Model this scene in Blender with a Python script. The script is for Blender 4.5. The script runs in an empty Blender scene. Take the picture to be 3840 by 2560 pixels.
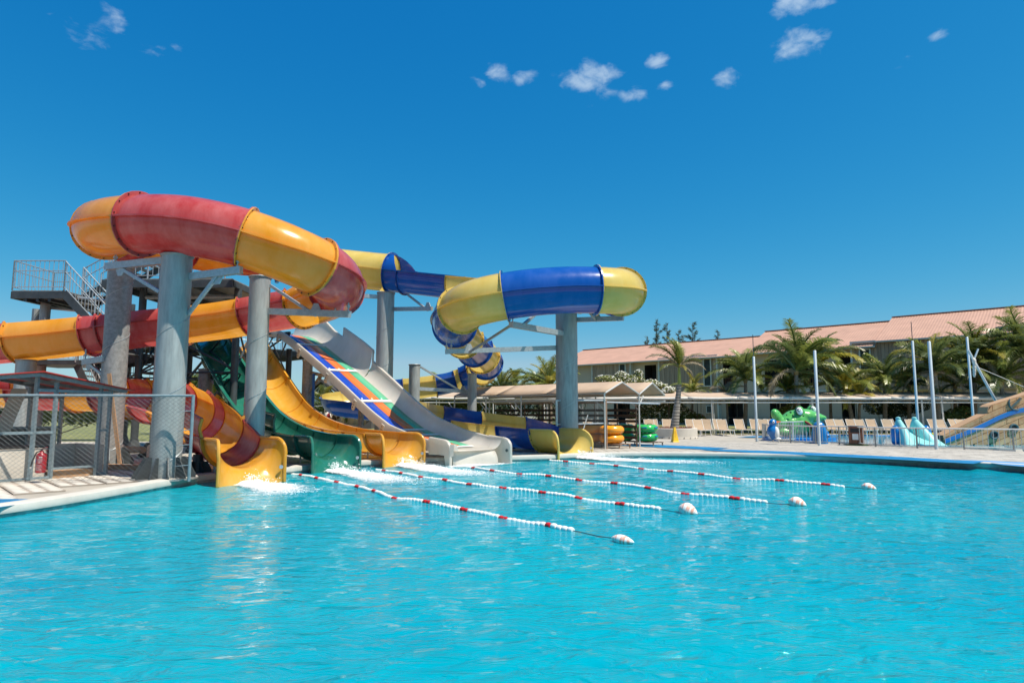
import bpy, bmesh, math, random
import numpy as np
from mathutils import Vector, Matrix, noise as mnoise

random.seed(11)
rng = np.random.default_rng(11)
RAD = math.radians
sc = bpy.context.scene
COL = sc.collection

# ------------------------------------------------------------------ camera
EYE = Vector((0.0, 0.0, 1.70))
FPX = 2400.0
PITCH = math.atan(260.0 / FPX)
cam_d = bpy.data.cameras.new('camera')
cam_d.sensor_fit = 'HORIZONTAL'
cam_d.sensor_width = 36.0
cam_d.lens = 36.0 * FPX / 3840.0
cam_d.clip_end = 3000.0
cam_d.clip_start = 0.05
cam = bpy.data.objects.new('camera', cam_d)
COL.objects.link(cam)
cam.location = EYE
cam.rotation_euler = (RAD(90) + PITCH, 0, 0)
sc.camera = cam

# ------------------------------------------------------------------ sky
SUN_DIR = Vector((0.40, -0.22, 0.89)).normalized()      # towards the sun
SUN_EL = math.asin(SUN_DIR.z)
SUN_AZ = math.atan2(SUN_DIR.x, SUN_DIR.y)
world = bpy.data.worlds.new('World')
sc.world = world
world.use_nodes = True
wn, wl_ = world.node_tree.nodes, world.node_tree.links
wn.clear()
w_out = wn.new('ShaderNodeOutputWorld')
w_bg = wn.new('ShaderNodeBackground')
w_sky = wn.new('ShaderNodeTexSky')
w_sky.sky_type = 'NISHITA'
w_sky.sun_disc = False
w_sky.sun_elevation = SUN_EL
w_sky.sun_rotation = SUN_AZ
w_sky.altitude = 0
w_sky.air_density = 1.0
w_sky.dust_density = 0.25
w_sky.ozone_density = 2.0
# clear tropical blue: each channel of the sky eased on its own curve
w_sep = wn.new('ShaderNodeSeparateColor')
w_hs = wn.new('ShaderNodeCombineColor')
wl_.new(w_sky.outputs[0], w_sep.inputs[0])
w_ch = []
for ch, (amp, gam) in enumerate(((.0205, 2.60), (.380, .89), (1.02, .46))):
    pw = wn.new('ShaderNodeMath')
    pw.operation = 'POWER'
    pw.inputs[1].default_value = gam
    ml = wn.new('ShaderNodeMath')
    ml.operation = 'MULTIPLY'
    ml.inputs[1].default_value = amp
    wl_.new(w_sep.outputs[ch], pw.inputs[0])
    wl_.new(pw.outputs[0], ml.inputs[0])
    w_ch.append(ml)
w_cap = wn.new('ShaderNodeMath')
w_cap.operation = 'MULTIPLY'
w_cap.inputs[1].default_value = 0.60
wl_.new(w_ch[1].outputs[0], w_cap.inputs[0])
w_min = wn.new('ShaderNodeMath')
w_min.operation = 'MINIMUM'
wl_.new(w_ch[0].outputs[0], w_min.inputs[0])
wl_.new(w_cap.outputs[0], w_min.inputs[1])
wl_.new(w_min.outputs[0], w_hs.inputs[0])
wl_.new(w_ch[1].outputs[0], w_hs.inputs[1])
wl_.new(w_ch[2].outputs[0], w_hs.inputs[2])


def sky_dir(px, py):
    x = (px - 1920) / FPX
    y = -(py - 1280) / FPX
    c, s = math.cos(PITCH), math.sin(PITCH)
    return Vector((x, c - s * y, s + c * y)).normalized()


# small fair-weather clouds, each a soft patch of the sky broken up by noise
w_tc = wn.new('ShaderNodeTexCoord')
w_noise = wn.new('ShaderNodeTexNoise')
w_noise.inputs['Scale'].default_value = 30.0
w_noise.inputs['Detail'].default_value = 9.0
w_noise.inputs['Roughness'].default_value = 0.58
w_noise.inputs['Distortion'].default_value = 0.35
w_flat = wn.new('ShaderNodeVectorMath')
w_flat.operation = 'MULTIPLY'
w_flat.inputs[1].default_value = (1.0, 1.0, 1.7)
wl_.new(w_tc.outputs['Generated'], w_flat.inputs[0])
wl_.new(w_flat.outputs[0], w_noise.inputs['Vector'])
CLOUDS = [(2215, 300, .070, 1.0), (2160, 325, .035, .8), (2290, 285, .030, .8), (2375, 350, .034, .85), (2462, 230, .030, 1.05),
          (2490, 322, .026, .8), (2715, 290, .034, .85), (1860, 275, .036, .85), (1800, 305, .028, .6), (1965, 292, .034, .7),
          (2225, 395, .020, .5), (2990, 165, .052, .95), (3060, 160, .032, .8), (2975, 10, .05, 1.0), (3080, 5, .03, .8),
          (3515, 138, .022, .7), (3420, 210, .022, .5), (3370, 260, .02, .4), (3530, 195, .02, .4),
          (320, 125, .055, .62), (420, 65, .040, .6), (450, 118, .026, .5), (565, 190, .036, .55), (670, 172, .026, .4), (600, 68, .02, .4)]
prev = None
for (px, py, rad, wt) in CLOUDS:
    d = sky_dir(px, py)
    vm = wn.new('ShaderNodeVectorMath')
    vm.operation = 'DISTANCE'
    wl_.new(w_flat.outputs[0], vm.inputs[0])
    vm.inputs[1].default_value = (d.x, d.y, d.z * 1.7)
    mr = wn.new('ShaderNodeMapRange')
    mr.interpolation_type = 'SMOOTHSTEP'
    mr.inputs['From Min'].default_value = rad * 1.15
    mr.inputs['From Max'].default_value = 0.0
    mr.inputs['To Min'].default_value = 0.0
    mr.inputs['To Max'].default_value = wt
    wl_.new(vm.outputs['Value'], mr.inputs['Value'])
    if prev is None:
        prev = mr.outputs[0]
    else:
        mx = wn.new('ShaderNodeMath')
        mx.operation = 'MAXIMUM'
        wl_.new(prev, mx.inputs[0])
        wl_.new(mr.outputs[0], mx.inputs[1])
        prev = mx.outputs[0]
w_add = wn.new('ShaderNodeMath')
w_add.operation = 'MULTIPLY_ADD'
wl_.new(prev, w_add.inputs[0])
w_add.inputs[1].default_value = 0.62
wl_.new(w_noise.outputs['Fac'], w_add.inputs[2])
w_mr = wn.new('ShaderNodeMapRange')
w_mr.interpolation_type = 'SMOOTHSTEP'
w_mr.inputs['From Min'].default_value = 0.76
w_mr.inputs['From Max'].default_value = 1.22
w_mr.inputs['To Max'].default_value = 0.55
wl_.new(w_add.outputs[0], w_mr.inputs['Value'])
w_mix = wn.new('ShaderNodeMixRGB')
wl_.new(w_mr.outputs[0], w_mix.inputs['Fac'])
wl_.new(w_hs.outputs[0], w_mix.inputs['Color1'])
w_mix.inputs['Color2'].default_value = (2.4, 2.9, 3.3, 1)
wl_.new(w_mix.outputs[0], w_bg.inputs['Color'])
w_bg.inputs['Strength'].default_value = 0.15
wl_.new(w_bg.outputs[0], w_out.inputs['Surface'])

# ------------------------------------------------------------------ sun and exposure
sun_d = bpy.data.lights.new('sun', 'SUN')
sun_d.energy = 3.5
sun_d.angle = RAD(0.53)
sun_d.color = (1.0, 0.92, 0.80)
sun = bpy.data.objects.new('sun', sun_d)
COL.objects.link(sun)
sun.rotation_euler = SUN_DIR.to_track_quat('Z', 'Y').to_euler()
sun.location = (20, 10, 40)
sc.view_settings.view_transform = 'Standard'
sc.view_settings.look = 'None'
sc.view_settings.exposure = 0.98
sc.view_settings.gamma = 1.0
sc.view_settings.use_curve_mapping = False
sc.render.engine = 'CYCLES'
sc.cycles.max_bounces = 8
sc.cycles.transparent_max_bounces = 12
sc.cycles.use_denoising = True
sc.cycles.caustics_reflective = False
sc.cycles.caustics_refractive = False

# ------------------------------------------------------------------ survey helpers: photo measurements to places on site


def ray(px, py):
    x = (px - 1920) / FPX
    y = -(py - 1280) / FPX
    c, s = math.cos(PITCH), math.sin(PITCH)
    return Vector((x, c - s * y, s + c * y))


def at(px, py, d):
    """place seen at that photo point, d metres out from the camera along the ground axis"""
    r = ray(px, py)
    return EYE + r * (d / r.y)


def gz(px, py, z=0.15):
    """place on the level z seen at that photo point"""
    r = ray(px, py)
    return EYE + r * ((z - EYE.z) / r.z)


DECK = 0.15

# ------------------------------------------------------------------ mesh helpers


class MB:
    def __init__(s):
        s.v, s.f, s.m, s.cm = [], [], [], 0

    def add(s, vs, fs):
        o = len(s.v)
        s.v.extend(tuple(v) for v in vs)
        s.f.extend(tuple(i + o for i in f) for f in fs)
        s.m.extend([s.cm] * len(fs))
        return s

    def box(s, c, size, rz=0.0, M=None):
        hx, hy, hz = size[0] / 2, size[1] / 2, size[2] / 2
        m = M if M is not None else Matrix.Rotation(rz, 3, 'Z')
        c = Vector(c)
        vs = [c + m @ Vector((x, y, z)) for z in (-hz, hz) for y in (-hy, hy) for x in (-hx, hx)]
        return s.add(vs, [(0, 2, 3, 1), (4, 5, 7, 6), (0, 1, 5, 4), (2, 6, 7, 3), (0, 4, 6, 2), (1, 3, 7, 5)])

    def bar(s, p, q, w, h=None, up=(0, 0, 1)):
        h = h or w
        p, q = Vector(p), Vector(q)
        t = (q - p).normalized()
        u = Vector(up)
        if abs(t.dot(u)) > .98:
            u = Vector((1, 0, 0))
        a = t.cross(u).normalized()
        b = a.cross(t)
        vs = [e + a * x * w / 2 + b * y * h / 2 for e in (p, q) for x, y in ((-1, -1), (1, -1), (1, 1), (-1, 1))]
        return s.add(vs, [(3, 2, 1, 0), (4, 5, 6, 7), (0, 1, 5, 4), (1, 2, 6, 5), (2, 3, 7, 6), (3, 0, 4, 7)])

    def rod(s, p, q, r, n=8, r2=None):
        return s.tube([p, q], r, n, r_end=r2)

    def tube(s, pts, r, n=8, r_end=None, closed=False, cap=True):
        pts = [Vector(p) for p in pts]
        k = len(pts)
        o = len(s.v)
        pv = None
        for i, p in enumerate(pts):
            if closed:
                t = (pts[(i + 1) % k] - pts[i - 1]).normalized()
            else:
                t = (pts[min(i + 1, k - 1)] - pts[max(i - 1, 0)]).normalized()
            if pv is None:
                u = Vector((0, 0, 1)) if abs(t.z) < .9 else Vector((1, 0, 0))
                a = t.cross(u).normalized()
            else:
                a = (pv - t * pv.dot(t)).normalized()
            pv = a
            b = a.cross(t)
            rr = r[i] if isinstance(r, (list, tuple)) else (r if r_end is None else r + (r_end - r) * i / (k - 1))
            for j in range(n):
                an = 2 * math.pi * j / n
                s.v.append(tuple(p + a * math.cos(an) * rr + b * math.sin(an) * rr))
        fs = []
        for i in range(k if closed else k - 1):
            for j in range(n):
                a0, a1 = o + i * n + j, o + i * n + (j + 1) % n
                b0, b1 = o + ((i + 1) % k) * n + j, o + ((i + 1) % k) * n + (j + 1) % n
                fs.append((a0, b0, b1, a1))
        if cap and not closed:
            fs.append(tuple(o + j for j in range(n)))
            fs.append(tuple(o + (k - 1) * n + j for j in reversed(range(n))))
        s.f.extend(fs)
        s.m.extend([s.cm] * len(fs))
        return s

    def lathe(s, prof, n=24, c=(0, 0, 0), sx=1.0, sy=1.0):
        c = Vector(c)
        vs, fs = [], []
        for r, z in prof:
            for j in range(n):
                a = 2 * math.pi * j / n
                vs.append(c + Vector((r * sx * math.cos(a), r * sy * math.sin(a), z)))
        k = len(prof)
        for i in range(k - 1):
            for j in range(n):
                fs.append((i * n + j, i * n + (j + 1) % n, (i + 1) * n + (j + 1) % n, (i + 1) * n + j))
        if prof[0][0] > 1e-4:
            fs.append(tuple(reversed(range(n))))
        if prof[-1][0] > 1e-4:
            fs.append(tuple((k - 1) * n + j for j in range(n)))
        return s.add(vs, fs)

    def ball(s, c, r, nu=16, nv=10, M=None):
        c = Vector(c)
        r = r if isinstance(r, (tuple, list)) else (r, r, r)
        M = M or Matrix.Identity(3)
        vs, fs = [], []
        for i in range(nv + 1):
            th = math.pi * i / nv
            for j in range(nu):
                ph = 2 * math.pi * j / nu
                vs.append(c + M @ Vector((r[0] * math.sin(th) * math.cos(ph), r[1] * math.sin(th) * math.sin(ph), r[2] * math.cos(th))))
        for i in range(nv):
            for j in range(nu):
                fs.append((i * nu + j, (i + 1) * nu + j, (i + 1) * nu + (j + 1) % nu, i * nu + (j + 1) % nu))
        return s.add(vs, fs)

    def prism(s, poly, o, U, V, N):
        """polygon (u,v) in the plane o+U,V, thick along N"""
        o, U, V, N = Vector(o), Vector(U), Vector(V), Vector(N)
        k = len(poly)
        a = [o + U * u + V * v for u, v in poly]
        vs = a + [p + N for p in a]
        fs = [tuple(reversed(range(k))), tuple(range(k, 2 * k))]
        fs += [(i, (i + 1) % k, k + (i + 1) % k, k + i) for i in range(k)]
        return s.add(vs, fs)

    def grid(s, rows, closed=False):
        """rows of points -> quads"""
        n = len(rows[0])
        vs = [p for r in rows for p in r]
        fs = []
        for i in range(len(rows) - 1):
            for j in range(n if closed else n - 1):
                fs.append((i * n + j, i * n + (j + 1) % n, (i + 1) * n + (j + 1) % n, (i + 1) * n + j))
        return s.add(vs, fs)

    def mesh(s, name, off=Vector((0, 0, 0)), smooth=False, mats=()):
        me = bpy.data.meshes.new(name)
        off = Vector(off)
        me.from_pydata([(x - off.x, y - off.y, z - off.z) for x, y, z in s.v], [], s.f)
        for m in mats:
            me.materials.append(m)
        if max(s.m, default=0) > 0:
            me.polygons.foreach_set('material_index', s.m)
        if smooth:
            me.polygons.foreach_set('use_smooth', [True] * len(s.f))
            me.set_sharp_from_angle(angle=RAD(42))
        me.update()
        return me

    def build(s, name, mats, parent=None, smooth=False, loc=None, solid=0.0, off=0.0, bevel=0.0):
        mats = mats if isinstance(mats, (tuple, list)) else (mats,)
        base = wloc(parent) if parent else Vector((0, 0, 0))
        if loc is None:
            loc = base
        me = s.mesh(name, Vector(loc), smooth, mats)
        o = bpy.data.objects.new(name, me)
        COL.objects.link(o)
        o.parent = parent
        o.location = Vector(loc) - base
        if solid:
            md = o.modifiers.new('solidify', 'SOLIDIFY')
            md.thickness = solid
            md.offset = off
        if bevel:
            md = o.modifiers.new('bevel', 'BEVEL')
            md.width = bevel
            md.segments = 2
            md.limit_method = 'ANGLE'
            md.angle_limit = RAD(40)
        return o


def wloc(o):
    p = Vector((0, 0, 0))
    while o is not None:
        p += o.location
        o = o.parent
    return p


def tag(o, label, cat, group=None):
    o['label'] = label
    o['category'] = cat
    if group:
        o['group'] = group
    return o


def thing(name, label, cat, loc=(0, 0, 0), group=None):
    o = bpy.data.objects.new(name, None)
    COL.objects.link(o)
    o.location = loc
    o.empty_display_size = .2
    o['kind'] = 'thing'
    return tag(o, label, cat, group)


def struct(o):
    o['kind'] = 'structure'
    return o


def stuff(o):
    o['kind'] = 'stuff'
    return o


def inst(name, me, parent, loc, rz=0.0, scale=None, rot=None):
    """one more object on shared mesh data, placed in its parent's frame"""
    o = bpy.data.objects.new(name, me)
    COL.objects.link(o)
    o.parent = parent
    o.location = loc
    o.rotation_euler = rot if rot is not None else (0, 0, rz)
    if scale is not None:
        o.scale = scale
    return o


def copy_tree(o, parent=None):
    c = o.copy()
    COL.objects.link(c)
    c.parent = parent
    for ch in o.children:
        copy_tree(ch, c)
    return c


# ------------------------------------------------------------------ materials


def mat(name, col, rough=.5, metal=0.0, var=.10, vs=3.0, bump=0.0, bs=40.0, coat=0.0, col2=None, spec=.5, rvar=.0, trans=0.0, rand=0.0,
        streak=0.0):
    m = bpy.data.materials.new(name)
    m.use_nodes = True
    nt = m.node_tree
    n, l = nt.nodes, nt.links
    b = n['Principled BSDF']
    b.inputs['Roughness'].default_value = rough
    b.inputs['Metallic'].default_value = metal
    b.inputs['Coat Weight'].default_value = coat
    b.inputs['Coat Roughness'].default_value = .06
    b.inputs['Specular IOR Level'].default_value = spec
    tc = n.new('ShaderNodeTexCoord')
    nz = n.new('ShaderNodeTexNoise')
    nz.inputs['Scale'].default_value = vs
    nz.inputs['Detail'].default_value = 6
    nz.inputs['Roughness'].default_value = .65
    src = tc.outputs['Object']
    if streak:
        mp = n.new('ShaderNodeMapping')
        mp.inputs['Scale'].default_value = (1, 1, streak)
        l.new(src, mp.inputs['Vector'])
        src = mp.outputs[0]
    l.new(src, nz.inputs['Vector'])
    cr = n.new('ShaderNodeValToRGB')
    cr.color_ramp.elements[0].position = .3
    cr.color_ramp.elements[1].position = .72
    c2 = col2 or tuple(min(1, c * (1 + var)) for c in col)
    c1 = tuple(c * (1 - var) for c in col)
    cr.color_ramp.elements[0].color = (*c1, 1)
    cr.color_ramp.elements[1].color = (*c2, 1)
    l.new(nz.outputs['Fac'], cr.inputs['Fac'])
    out = cr.outputs[0]
    if rand:
        oi = n.new('ShaderNodeObjectInfo')
        hs = n.new('ShaderNodeHueSaturation')
        mr = n.new('ShaderNodeMapRange')
        mr.inputs['To Min'].default_value = 1 - rand
        mr.inputs['To Max'].default_value = 1 + rand
        l.new(oi.outputs['Random'], mr.inputs['Value'])
        l.new(mr.outputs[0], hs.inputs['Value'])
        l.new(out, hs.inputs['Color'])
        out = hs.outputs[0]
    l.new(out, b.inputs['Base Color'])
    if rvar:
        mr2 = n.new('ShaderNodeMapRange')
        mr2.inputs['To Min'].default_value = max(0.02, rough - rvar)
        mr2.inputs['To Max'].default_value = rough + rvar
        l.new(nz.outputs['Fac'], mr2.inputs['Value'])
        l.new(mr2.outputs[0], b.inputs['Roughness'])
    if bump:
        nb = n.new('ShaderNodeTexNoise')
        nb.inputs['Scale'].default_value = bs
        nb.inputs['Detail'].default_value = 4
        l.new(tc.outputs['Object'], nb.inputs['Vector'])
        bp = n.new('ShaderNodeBump')
        bp.inputs['Strength'].default_value = bump
        bp.inputs['Distance'].default_value = .02
        l.new(nb.outputs['Fac'], bp.inputs['Height'])
        l.new(bp.outputs[0], b.inputs['Normal'])
    if trans:
        tr = n.new('ShaderNodeBsdfTranslucent')
        l.new(out, tr.inputs['Color'])
        ms = n.new('ShaderNodeMixShader')
        ms.inputs[0].default_value = trans
        l.new(b.outputs[0], ms.inputs[1])
        l.new(tr.outputs[0], ms.inputs[2])
        l.new(ms.outputs[0], n['Material Output'].inputs['Surface'])
    return m


M = {}


def glass_fibre(name, col, rough=.2, trans=.36, fade=.22):
    pale = tuple(c + (.75 - c) * fade * (.55 if c < .3 else 1) for c in col)
    M[name] = mat(name, col, rough, var=.14, vs=1.9, coat=.3, rvar=.10, trans=trans, streak=.28, col2=pale)


glass_fibre('fg_red', (.60, .05, .045), .22, .34, .34)
glass_fibre('fg_yellow', (.95, .41, .010))
glass_fibre('fg_gold', (.88, .43, .02))
glass_fibre('fg_lemon', (.90, .66, .14))
glass_fibre('fg_blue', (.002, .085, .40), .2, .12, .05)
glass_fibre('fg_green', (.004, .17, .115), .16, .2, .10)
glass_fibre('fg_white', (.82, .77, .69), .3, .42, .05)
M['lane_blue'] = mat('lane_blue', (.012, .06, .42), .25, vs=60, var=.35)
M['lane_orange'] = mat('lane_orange', (.78, .17, .03), .3, vs=60, var=.12)
M['lane_green'] = mat('lane_green', (.10, .42, .24), .3, vs=60, var=.12)
M['galv'] = mat('galv', (.34, .365, .36), .5, metal=.25, var=.24, vs=9, streak=.16, bump=.12, bs=60, rvar=.12)
M['galv_dark'] = mat('galv_dark', (.28, .285, .28), .5, metal=.25, var=.28, vs=10, bump=.1)
M['galv_light'] = mat('galv_light', (.42, .46, .48), .42, metal=.55, var=.2, vs=12, rvar=.1)
M['bolt'] = mat('bolt', (.06, .05, .045), .5, metal=.5)
M['paint_grey'] = mat('paint_grey', (.23, .30, .33), .5, metal=.3, var=.22, vs=9)
M['rail'] = mat('rail', (.62, .60, .56), .42, metal=.35, var=.12, vs=14)
M['rusty'] = mat('rusty', (.40, .33, .28), .7, metal=.2, var=.35, vs=10, col2=(.42, .20, .09))
M['pole'] = mat('pole', (.55, .60, .62), .45, metal=.2, var=.14, vs=5, streak=.2)
M['concrete'] = mat('concrete', (.46, .44, .40), .85, var=.2, vs=2.5, bump=.25, bs=50)
M['coping'] = mat('coping', (.52, .50, .45), .7, var=.12, vs=2.2, bump=.15, bs=40)
M['pool_wall'] = mat('pool_wall', (.40, .41, .39), .8, var=.45, vs=5, bump=.2)
M['deck'] = mat('deck', (.36, .33, .28), .9, var=.2, vs=1.5, bump=.2, bs=30)
M['paver'] = mat('paver', (.42, .39, .34), .82, var=.13, vs=3, bump=.2, bs=60, rand=.15)
M['paver_dark'] = mat('paver_dark', (.35, .30, .25), .85, var=.22, vs=3, bump=.3, bs=50, rand=.2)
M['disc'] = mat('disc', (.58, .55, .49), .85, var=.12, vs=6, bump=.3, bs=60)
M['stripe_blue'] = mat('stripe_blue', (.006, .17, .37), .5, var=.18, vs=3, bump=.1)
M['stripe_pale'] = mat('stripe_pale', (.10, .28, .52), .55, var=.15, vs=2)
M['soil'] = mat('soil', (.16, .13, .09), .95, var=.3, vs=1.2, bump=.4, bs=20)
M['grass'] = mat('grass', (.13, .17, .045), .9, var=.35, vs=1.3, col2=(.26, .25, .09), bump=.5, bs=60)
M['plaster'] = mat('plaster', (.55, .50, .43), .85, var=.12, vs=1.6, bump=.12, bs=30)
M['plaster_dark'] = mat('plaster_dark', (.07, .10, .10), .6, var=.5, vs=3, bump=.15)
M['wall_dark'] = mat('wall_dark', (.21, .20, .18), .85, var=.2, vs=2, bump=.1)
M['roof_red'] = mat('roof_red', (.40, .03, .02), .45, var=.15)
M['timber'] = mat('timber', (.40, .24, .13), .75, var=.3, vs=6, streak=.1, bump=.2)
M['timber_red'] = mat('timber_red', (.22, .075, .035), .5, var=.25, vs=5, streak=.12)
M['timber_dark'] = mat('timber_dark', (.055, .034, .024), .7, var=.3, vs=6)
M['clad'] = mat('clad', (.35, .25, .18), .75, var=.30, vs=7, streak=.06, bump=.25, bs=20, rand=.14)
M['hotel_wall'] = mat('hotel_wall', (.52, .43, .34), .85, var=.08, vs=.8, bump=.1)
M['hotel_frame'] = mat('hotel_frame', (.56, .55, .50), .7, var=.06)
M['roof_pink'] = mat('roof_pink', (.46, .265, .185), .6, var=.12, vs=.7)
M['roof_edge'] = mat('roof_edge', (.42, .22, .155), .6, var=.1)
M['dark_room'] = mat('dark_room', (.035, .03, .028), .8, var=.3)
M['louvre'] = mat('louvre', (.12, .115, .085), .6, var=.2)
M['canvas'] = mat('canvas', (.54, .405, .295), .85, var=.06, vs=2, bump=.1, bs=20, trans=.18)
M['canvas_white'] = mat('canvas_white', (.72, .68, .62), .8, var=.08, trans=.15)
M['sling'] = mat('sling', (.52, .38, .25), .8, var=.08, bump=.15, bs=120, trans=.2, rand=.08)
M['plastic_white'] = mat('plastic_white', (.72, .70, .66), .4, var=.05)
M['float_white'] = mat('float_white', (.80, .80, .77), .35, var=.06)
M['float_red'] = mat('float_red', (.55, .02, .02), .35, var=.1)
M['rope'] = mat('rope', (.02, .03, .05), .8)
M['wire'] = mat('wire', (.07, .09, .10), .5, metal=.4)
M['ext_red'] = mat('ext_red', (.36, .012, .02), .3, coat=.3)
M['black'] = mat('black', (.012, .012, .013), .5)
M['label_white'] = mat('label_white', (.75, .75, .72), .6)
M['label_blue'] = mat('label_blue', (.02, .16, .55), .5)
M['tube_orange'] = mat('tube_orange', (.85, .32, .015), .25, coat=.2, var=.06)
M['tube_green'] = mat('tube_green', (.03, .42, .09), .25, coat=.2, var=.08)
M['cone_yellow'] = mat('cone_yellow', (.80, .50, .02), .45)
M['print_red'] = mat('print_red', (.6, .09, .02), .6)
M['frog'] = mat('frog', (.10, .40, .09), .28, coat=.3, var=.16, vs=3)
M['frog_dark'] = mat('frog_dark', (.01, .11, .03), .4)
M['toy_blue'] = mat('toy_blue', (.006, .15, .43), .28, coat=.3)
M['toy_aqua'] = mat('toy_aqua', (.27, .62, .60), .3, coat=.25, var=.06)
M['toy_red'] = mat('toy_red', (.45, .02, .02), .35)
M['white_gloss'] = mat('white_gloss', (.78, .78, .75), .3)
M['ship_wood'] = mat('ship_wood', (.56, .25, .10), .6, var=.22, vs=2.6, col2=(.62, .40, .20), rand=.16)
M['ship_deck'] = mat('ship_deck', (.42, .26, .14), .7)
M['ship_line'] = mat('ship_line', (.10, .06, .04), .7)
M['ship_iron'] = mat('ship_iron', (.07, .11, .11), .5, var=.3)
M['trunk'] = mat('trunk', (.23, .19, .15), .9, var=.35, vs=8, bump=.5, bs=25)
M['trunk_royal'] = mat('trunk_royal', (.30, .27, .23), .85, var=.25, vs=5, bump=.3)
M['trunk_ring'] = mat('trunk_ring', (.07, .06, .05), .9)
M['crownshaft'] = mat('crownshaft', (.22, .26, .05), .5, var=.2)
M['husk'] = mat('husk', (.30, .19, .07), .85, var=.3)
M['fr_green'] = mat('fr_green', (.105, .155, .024), .36, var=.35, vs=1.6, col2=(.31, .33, .07), trans=.36, rand=.28)
M['fr_deep'] = mat('fr_deep', (.07, .12, .03), .34, var=.35, vs=1.6, col2=(.22, .25, .08), trans=.32, rand=.28)
M['fr_yellow'] = mat('fr_yellow', (.36, .30, .03), .4, var=.35, vs=1.8, col2=(.42, .36, .05), trans=.3, rand=.3)
M['fr_dry'] = mat('fr_dry', (.24, .19, .11), .6, var=.35, vs=3, col2=(.40, .33, .22), trans=.2, rand=.2)
M['leaf'] = mat('leaf', (.055, .095, .02), .5, var=.5, vs=2, col2=(.13, .19, .04), trans=.25)
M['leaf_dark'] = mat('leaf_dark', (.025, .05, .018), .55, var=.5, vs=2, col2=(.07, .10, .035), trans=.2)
M['leaf_lime'] = mat('leaf_lime', (.16, .19, .03), .5, var=.4, vs=2, col2=(.24, .26, .06), trans=.25)
M['petal'] = mat('petal', (.74, .72, .62), .7, var=.1, trans=.2)
M['petal_red'] = mat('petal_red', (.5, .05, .08), .7, trans=.2)
M['casuarina'] = mat('casuarina', (.035, .06, .03), .7, var=.4, vs=1, trans=.15)
M['bark'] = mat('bark', (.12, .09, .07), .9, var=.3, bump=.4)
M['redleaf'] = mat('redleaf', (.25, .07, .04), .6, var=.4)
M['banner'] = mat('banner', (.62, .60, .57), .7, var=.25, vs=1.3, col2=(.7, .66, .64))
M['kid_water'] = mat('kid_water', (.05, .36, .58), .05, var=.1, bump=.15, bs=6)
M['kid_tile'] = mat('kid_tile', (.03, .25, .55), .35, var=.2, vs=10)
M['mat_green'] = mat('mat_green', (.03, .09, .03), .9)
M['steel_dark'] = mat('steel_dark', (.07, .08, .085), .5, metal=.4, var=.3)
M['pvc_blue'] = mat('pvc_blue', (.01, .11, .45), .4)
M['weave'] = mat('weave', (.33, .16, .05), .7, var=.5, vs=18)
M['shingle'] = mat('shingle', (.08, .07, .065), .85, var=.2)
M['far_wall'] = mat('far_wall', (.56, .55, .50), .85, var=.06)
M['foam'] = mat('foam', (.86, .89, .90), .55, var=.03)

# buoys: white hulls with faded pink streaks
bm_ = mat('buoy', (.76, .70, .64), .5, var=.05)
nt = bm_.node_tree
_b = nt.nodes['Principled BSDF']
_tc = nt.nodes.new('ShaderNodeTexCoord')
_mp = nt.nodes.new('ShaderNodeMapping')
_mp.inputs['Scale'].default_value = (15, 2.5, 2.5)
_nz = nt.nodes.new('ShaderNodeTexNoise')
_nz.inputs['Scale'].default_value = 2.2
_nz.inputs['Detail'].default_value = 3
_cr = nt.nodes.new('ShaderNodeValToRGB')
_cr.color_ramp.elements[0].position = .50
_cr.color_ramp.elements[0].color = (.78, .74, .69, 1)
_cr.color_ramp.elements[1].position = .62
_cr.color_ramp.elements[1].color = (.74, .33, .24, 1)
nt.links.new(_tc.outputs['Object'], _mp.inputs['Vector'])
nt.links.new(_mp.outputs[0], _nz.inputs['Vector'])
nt.links.new(_nz.outputs['Fac'], _cr.inputs['Fac'])
nt.links.new(_cr.outputs[0], _b.inputs['Base Color'])
M['buoy'] = bm_

# pool water: turquoise body under a rippled, mirror-like skin
wm = bpy.data.materials.new('pool_water')
wm.use_nodes = True
nt = wm.node_tree
_b = nt.nodes['Principled BSDF']
_b.inputs['Roughness'].default_value = .035
_b.inputs['IOR'].default_value = 1.333
_tc = nt.nodes.new('ShaderNodeTexCoord')
_n1 = nt.nodes.new('ShaderNodeTexNoise')
_n1.inputs['Scale'].default_value = .22
_n1.inputs['Detail'].default_value = 3
_cr = nt.nodes.new('ShaderNodeValToRGB')
_cr.color_ramp.elements[0].position = .3
_cr.color_ramp.elements[0].color = (.0, .240, .340, 1)
_cr.color_ramp.elements[1].position = .7
_cr.color_ramp.elements[1].color = (.0, .305, .370, 1)
nt.links.new(_tc.outputs['Object'], _n1.inputs['Vector'])
nt.links.new(_n1.outputs['Fac'], _cr.inputs['Fac'])
nt.links.new(_cr.outputs[0], _b.inputs['Base Color'])
_mp = nt.nodes.new('ShaderNodeMapping')
_mp.inputs['Rotation'].default_value = (0, 0, RAD(14))
_mp.inputs['Scale'].default_value = (.8, 1.9, 1)
_n2 = nt.nodes.new('ShaderNodeTexNoise')
_n2.inputs['Scale'].default_value = 3.0
_n2.inputs['Detail'].default_value = 5
_n2.inputs['Roughness'].default_value = .52
_n2.inputs['Distortion'].default_value = .7
_bp = nt.nodes.new('ShaderNodeBump')
_bp.inputs['Strength'].default_value = .85
_bp.inputs['Distance'].default_value = .10
nt.links.new(_tc.outputs['Object'], _mp.inputs['Vector'])
nt.links.new(_mp.outputs[0], _n2.inputs['Vector'])
nt.links.new(_n2.outputs['Fac'], _bp.inputs['Height'])
nt.links.new(_bp.outputs[0], _b.inputs['Normal'])
M['pool_water'] = wm

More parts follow.
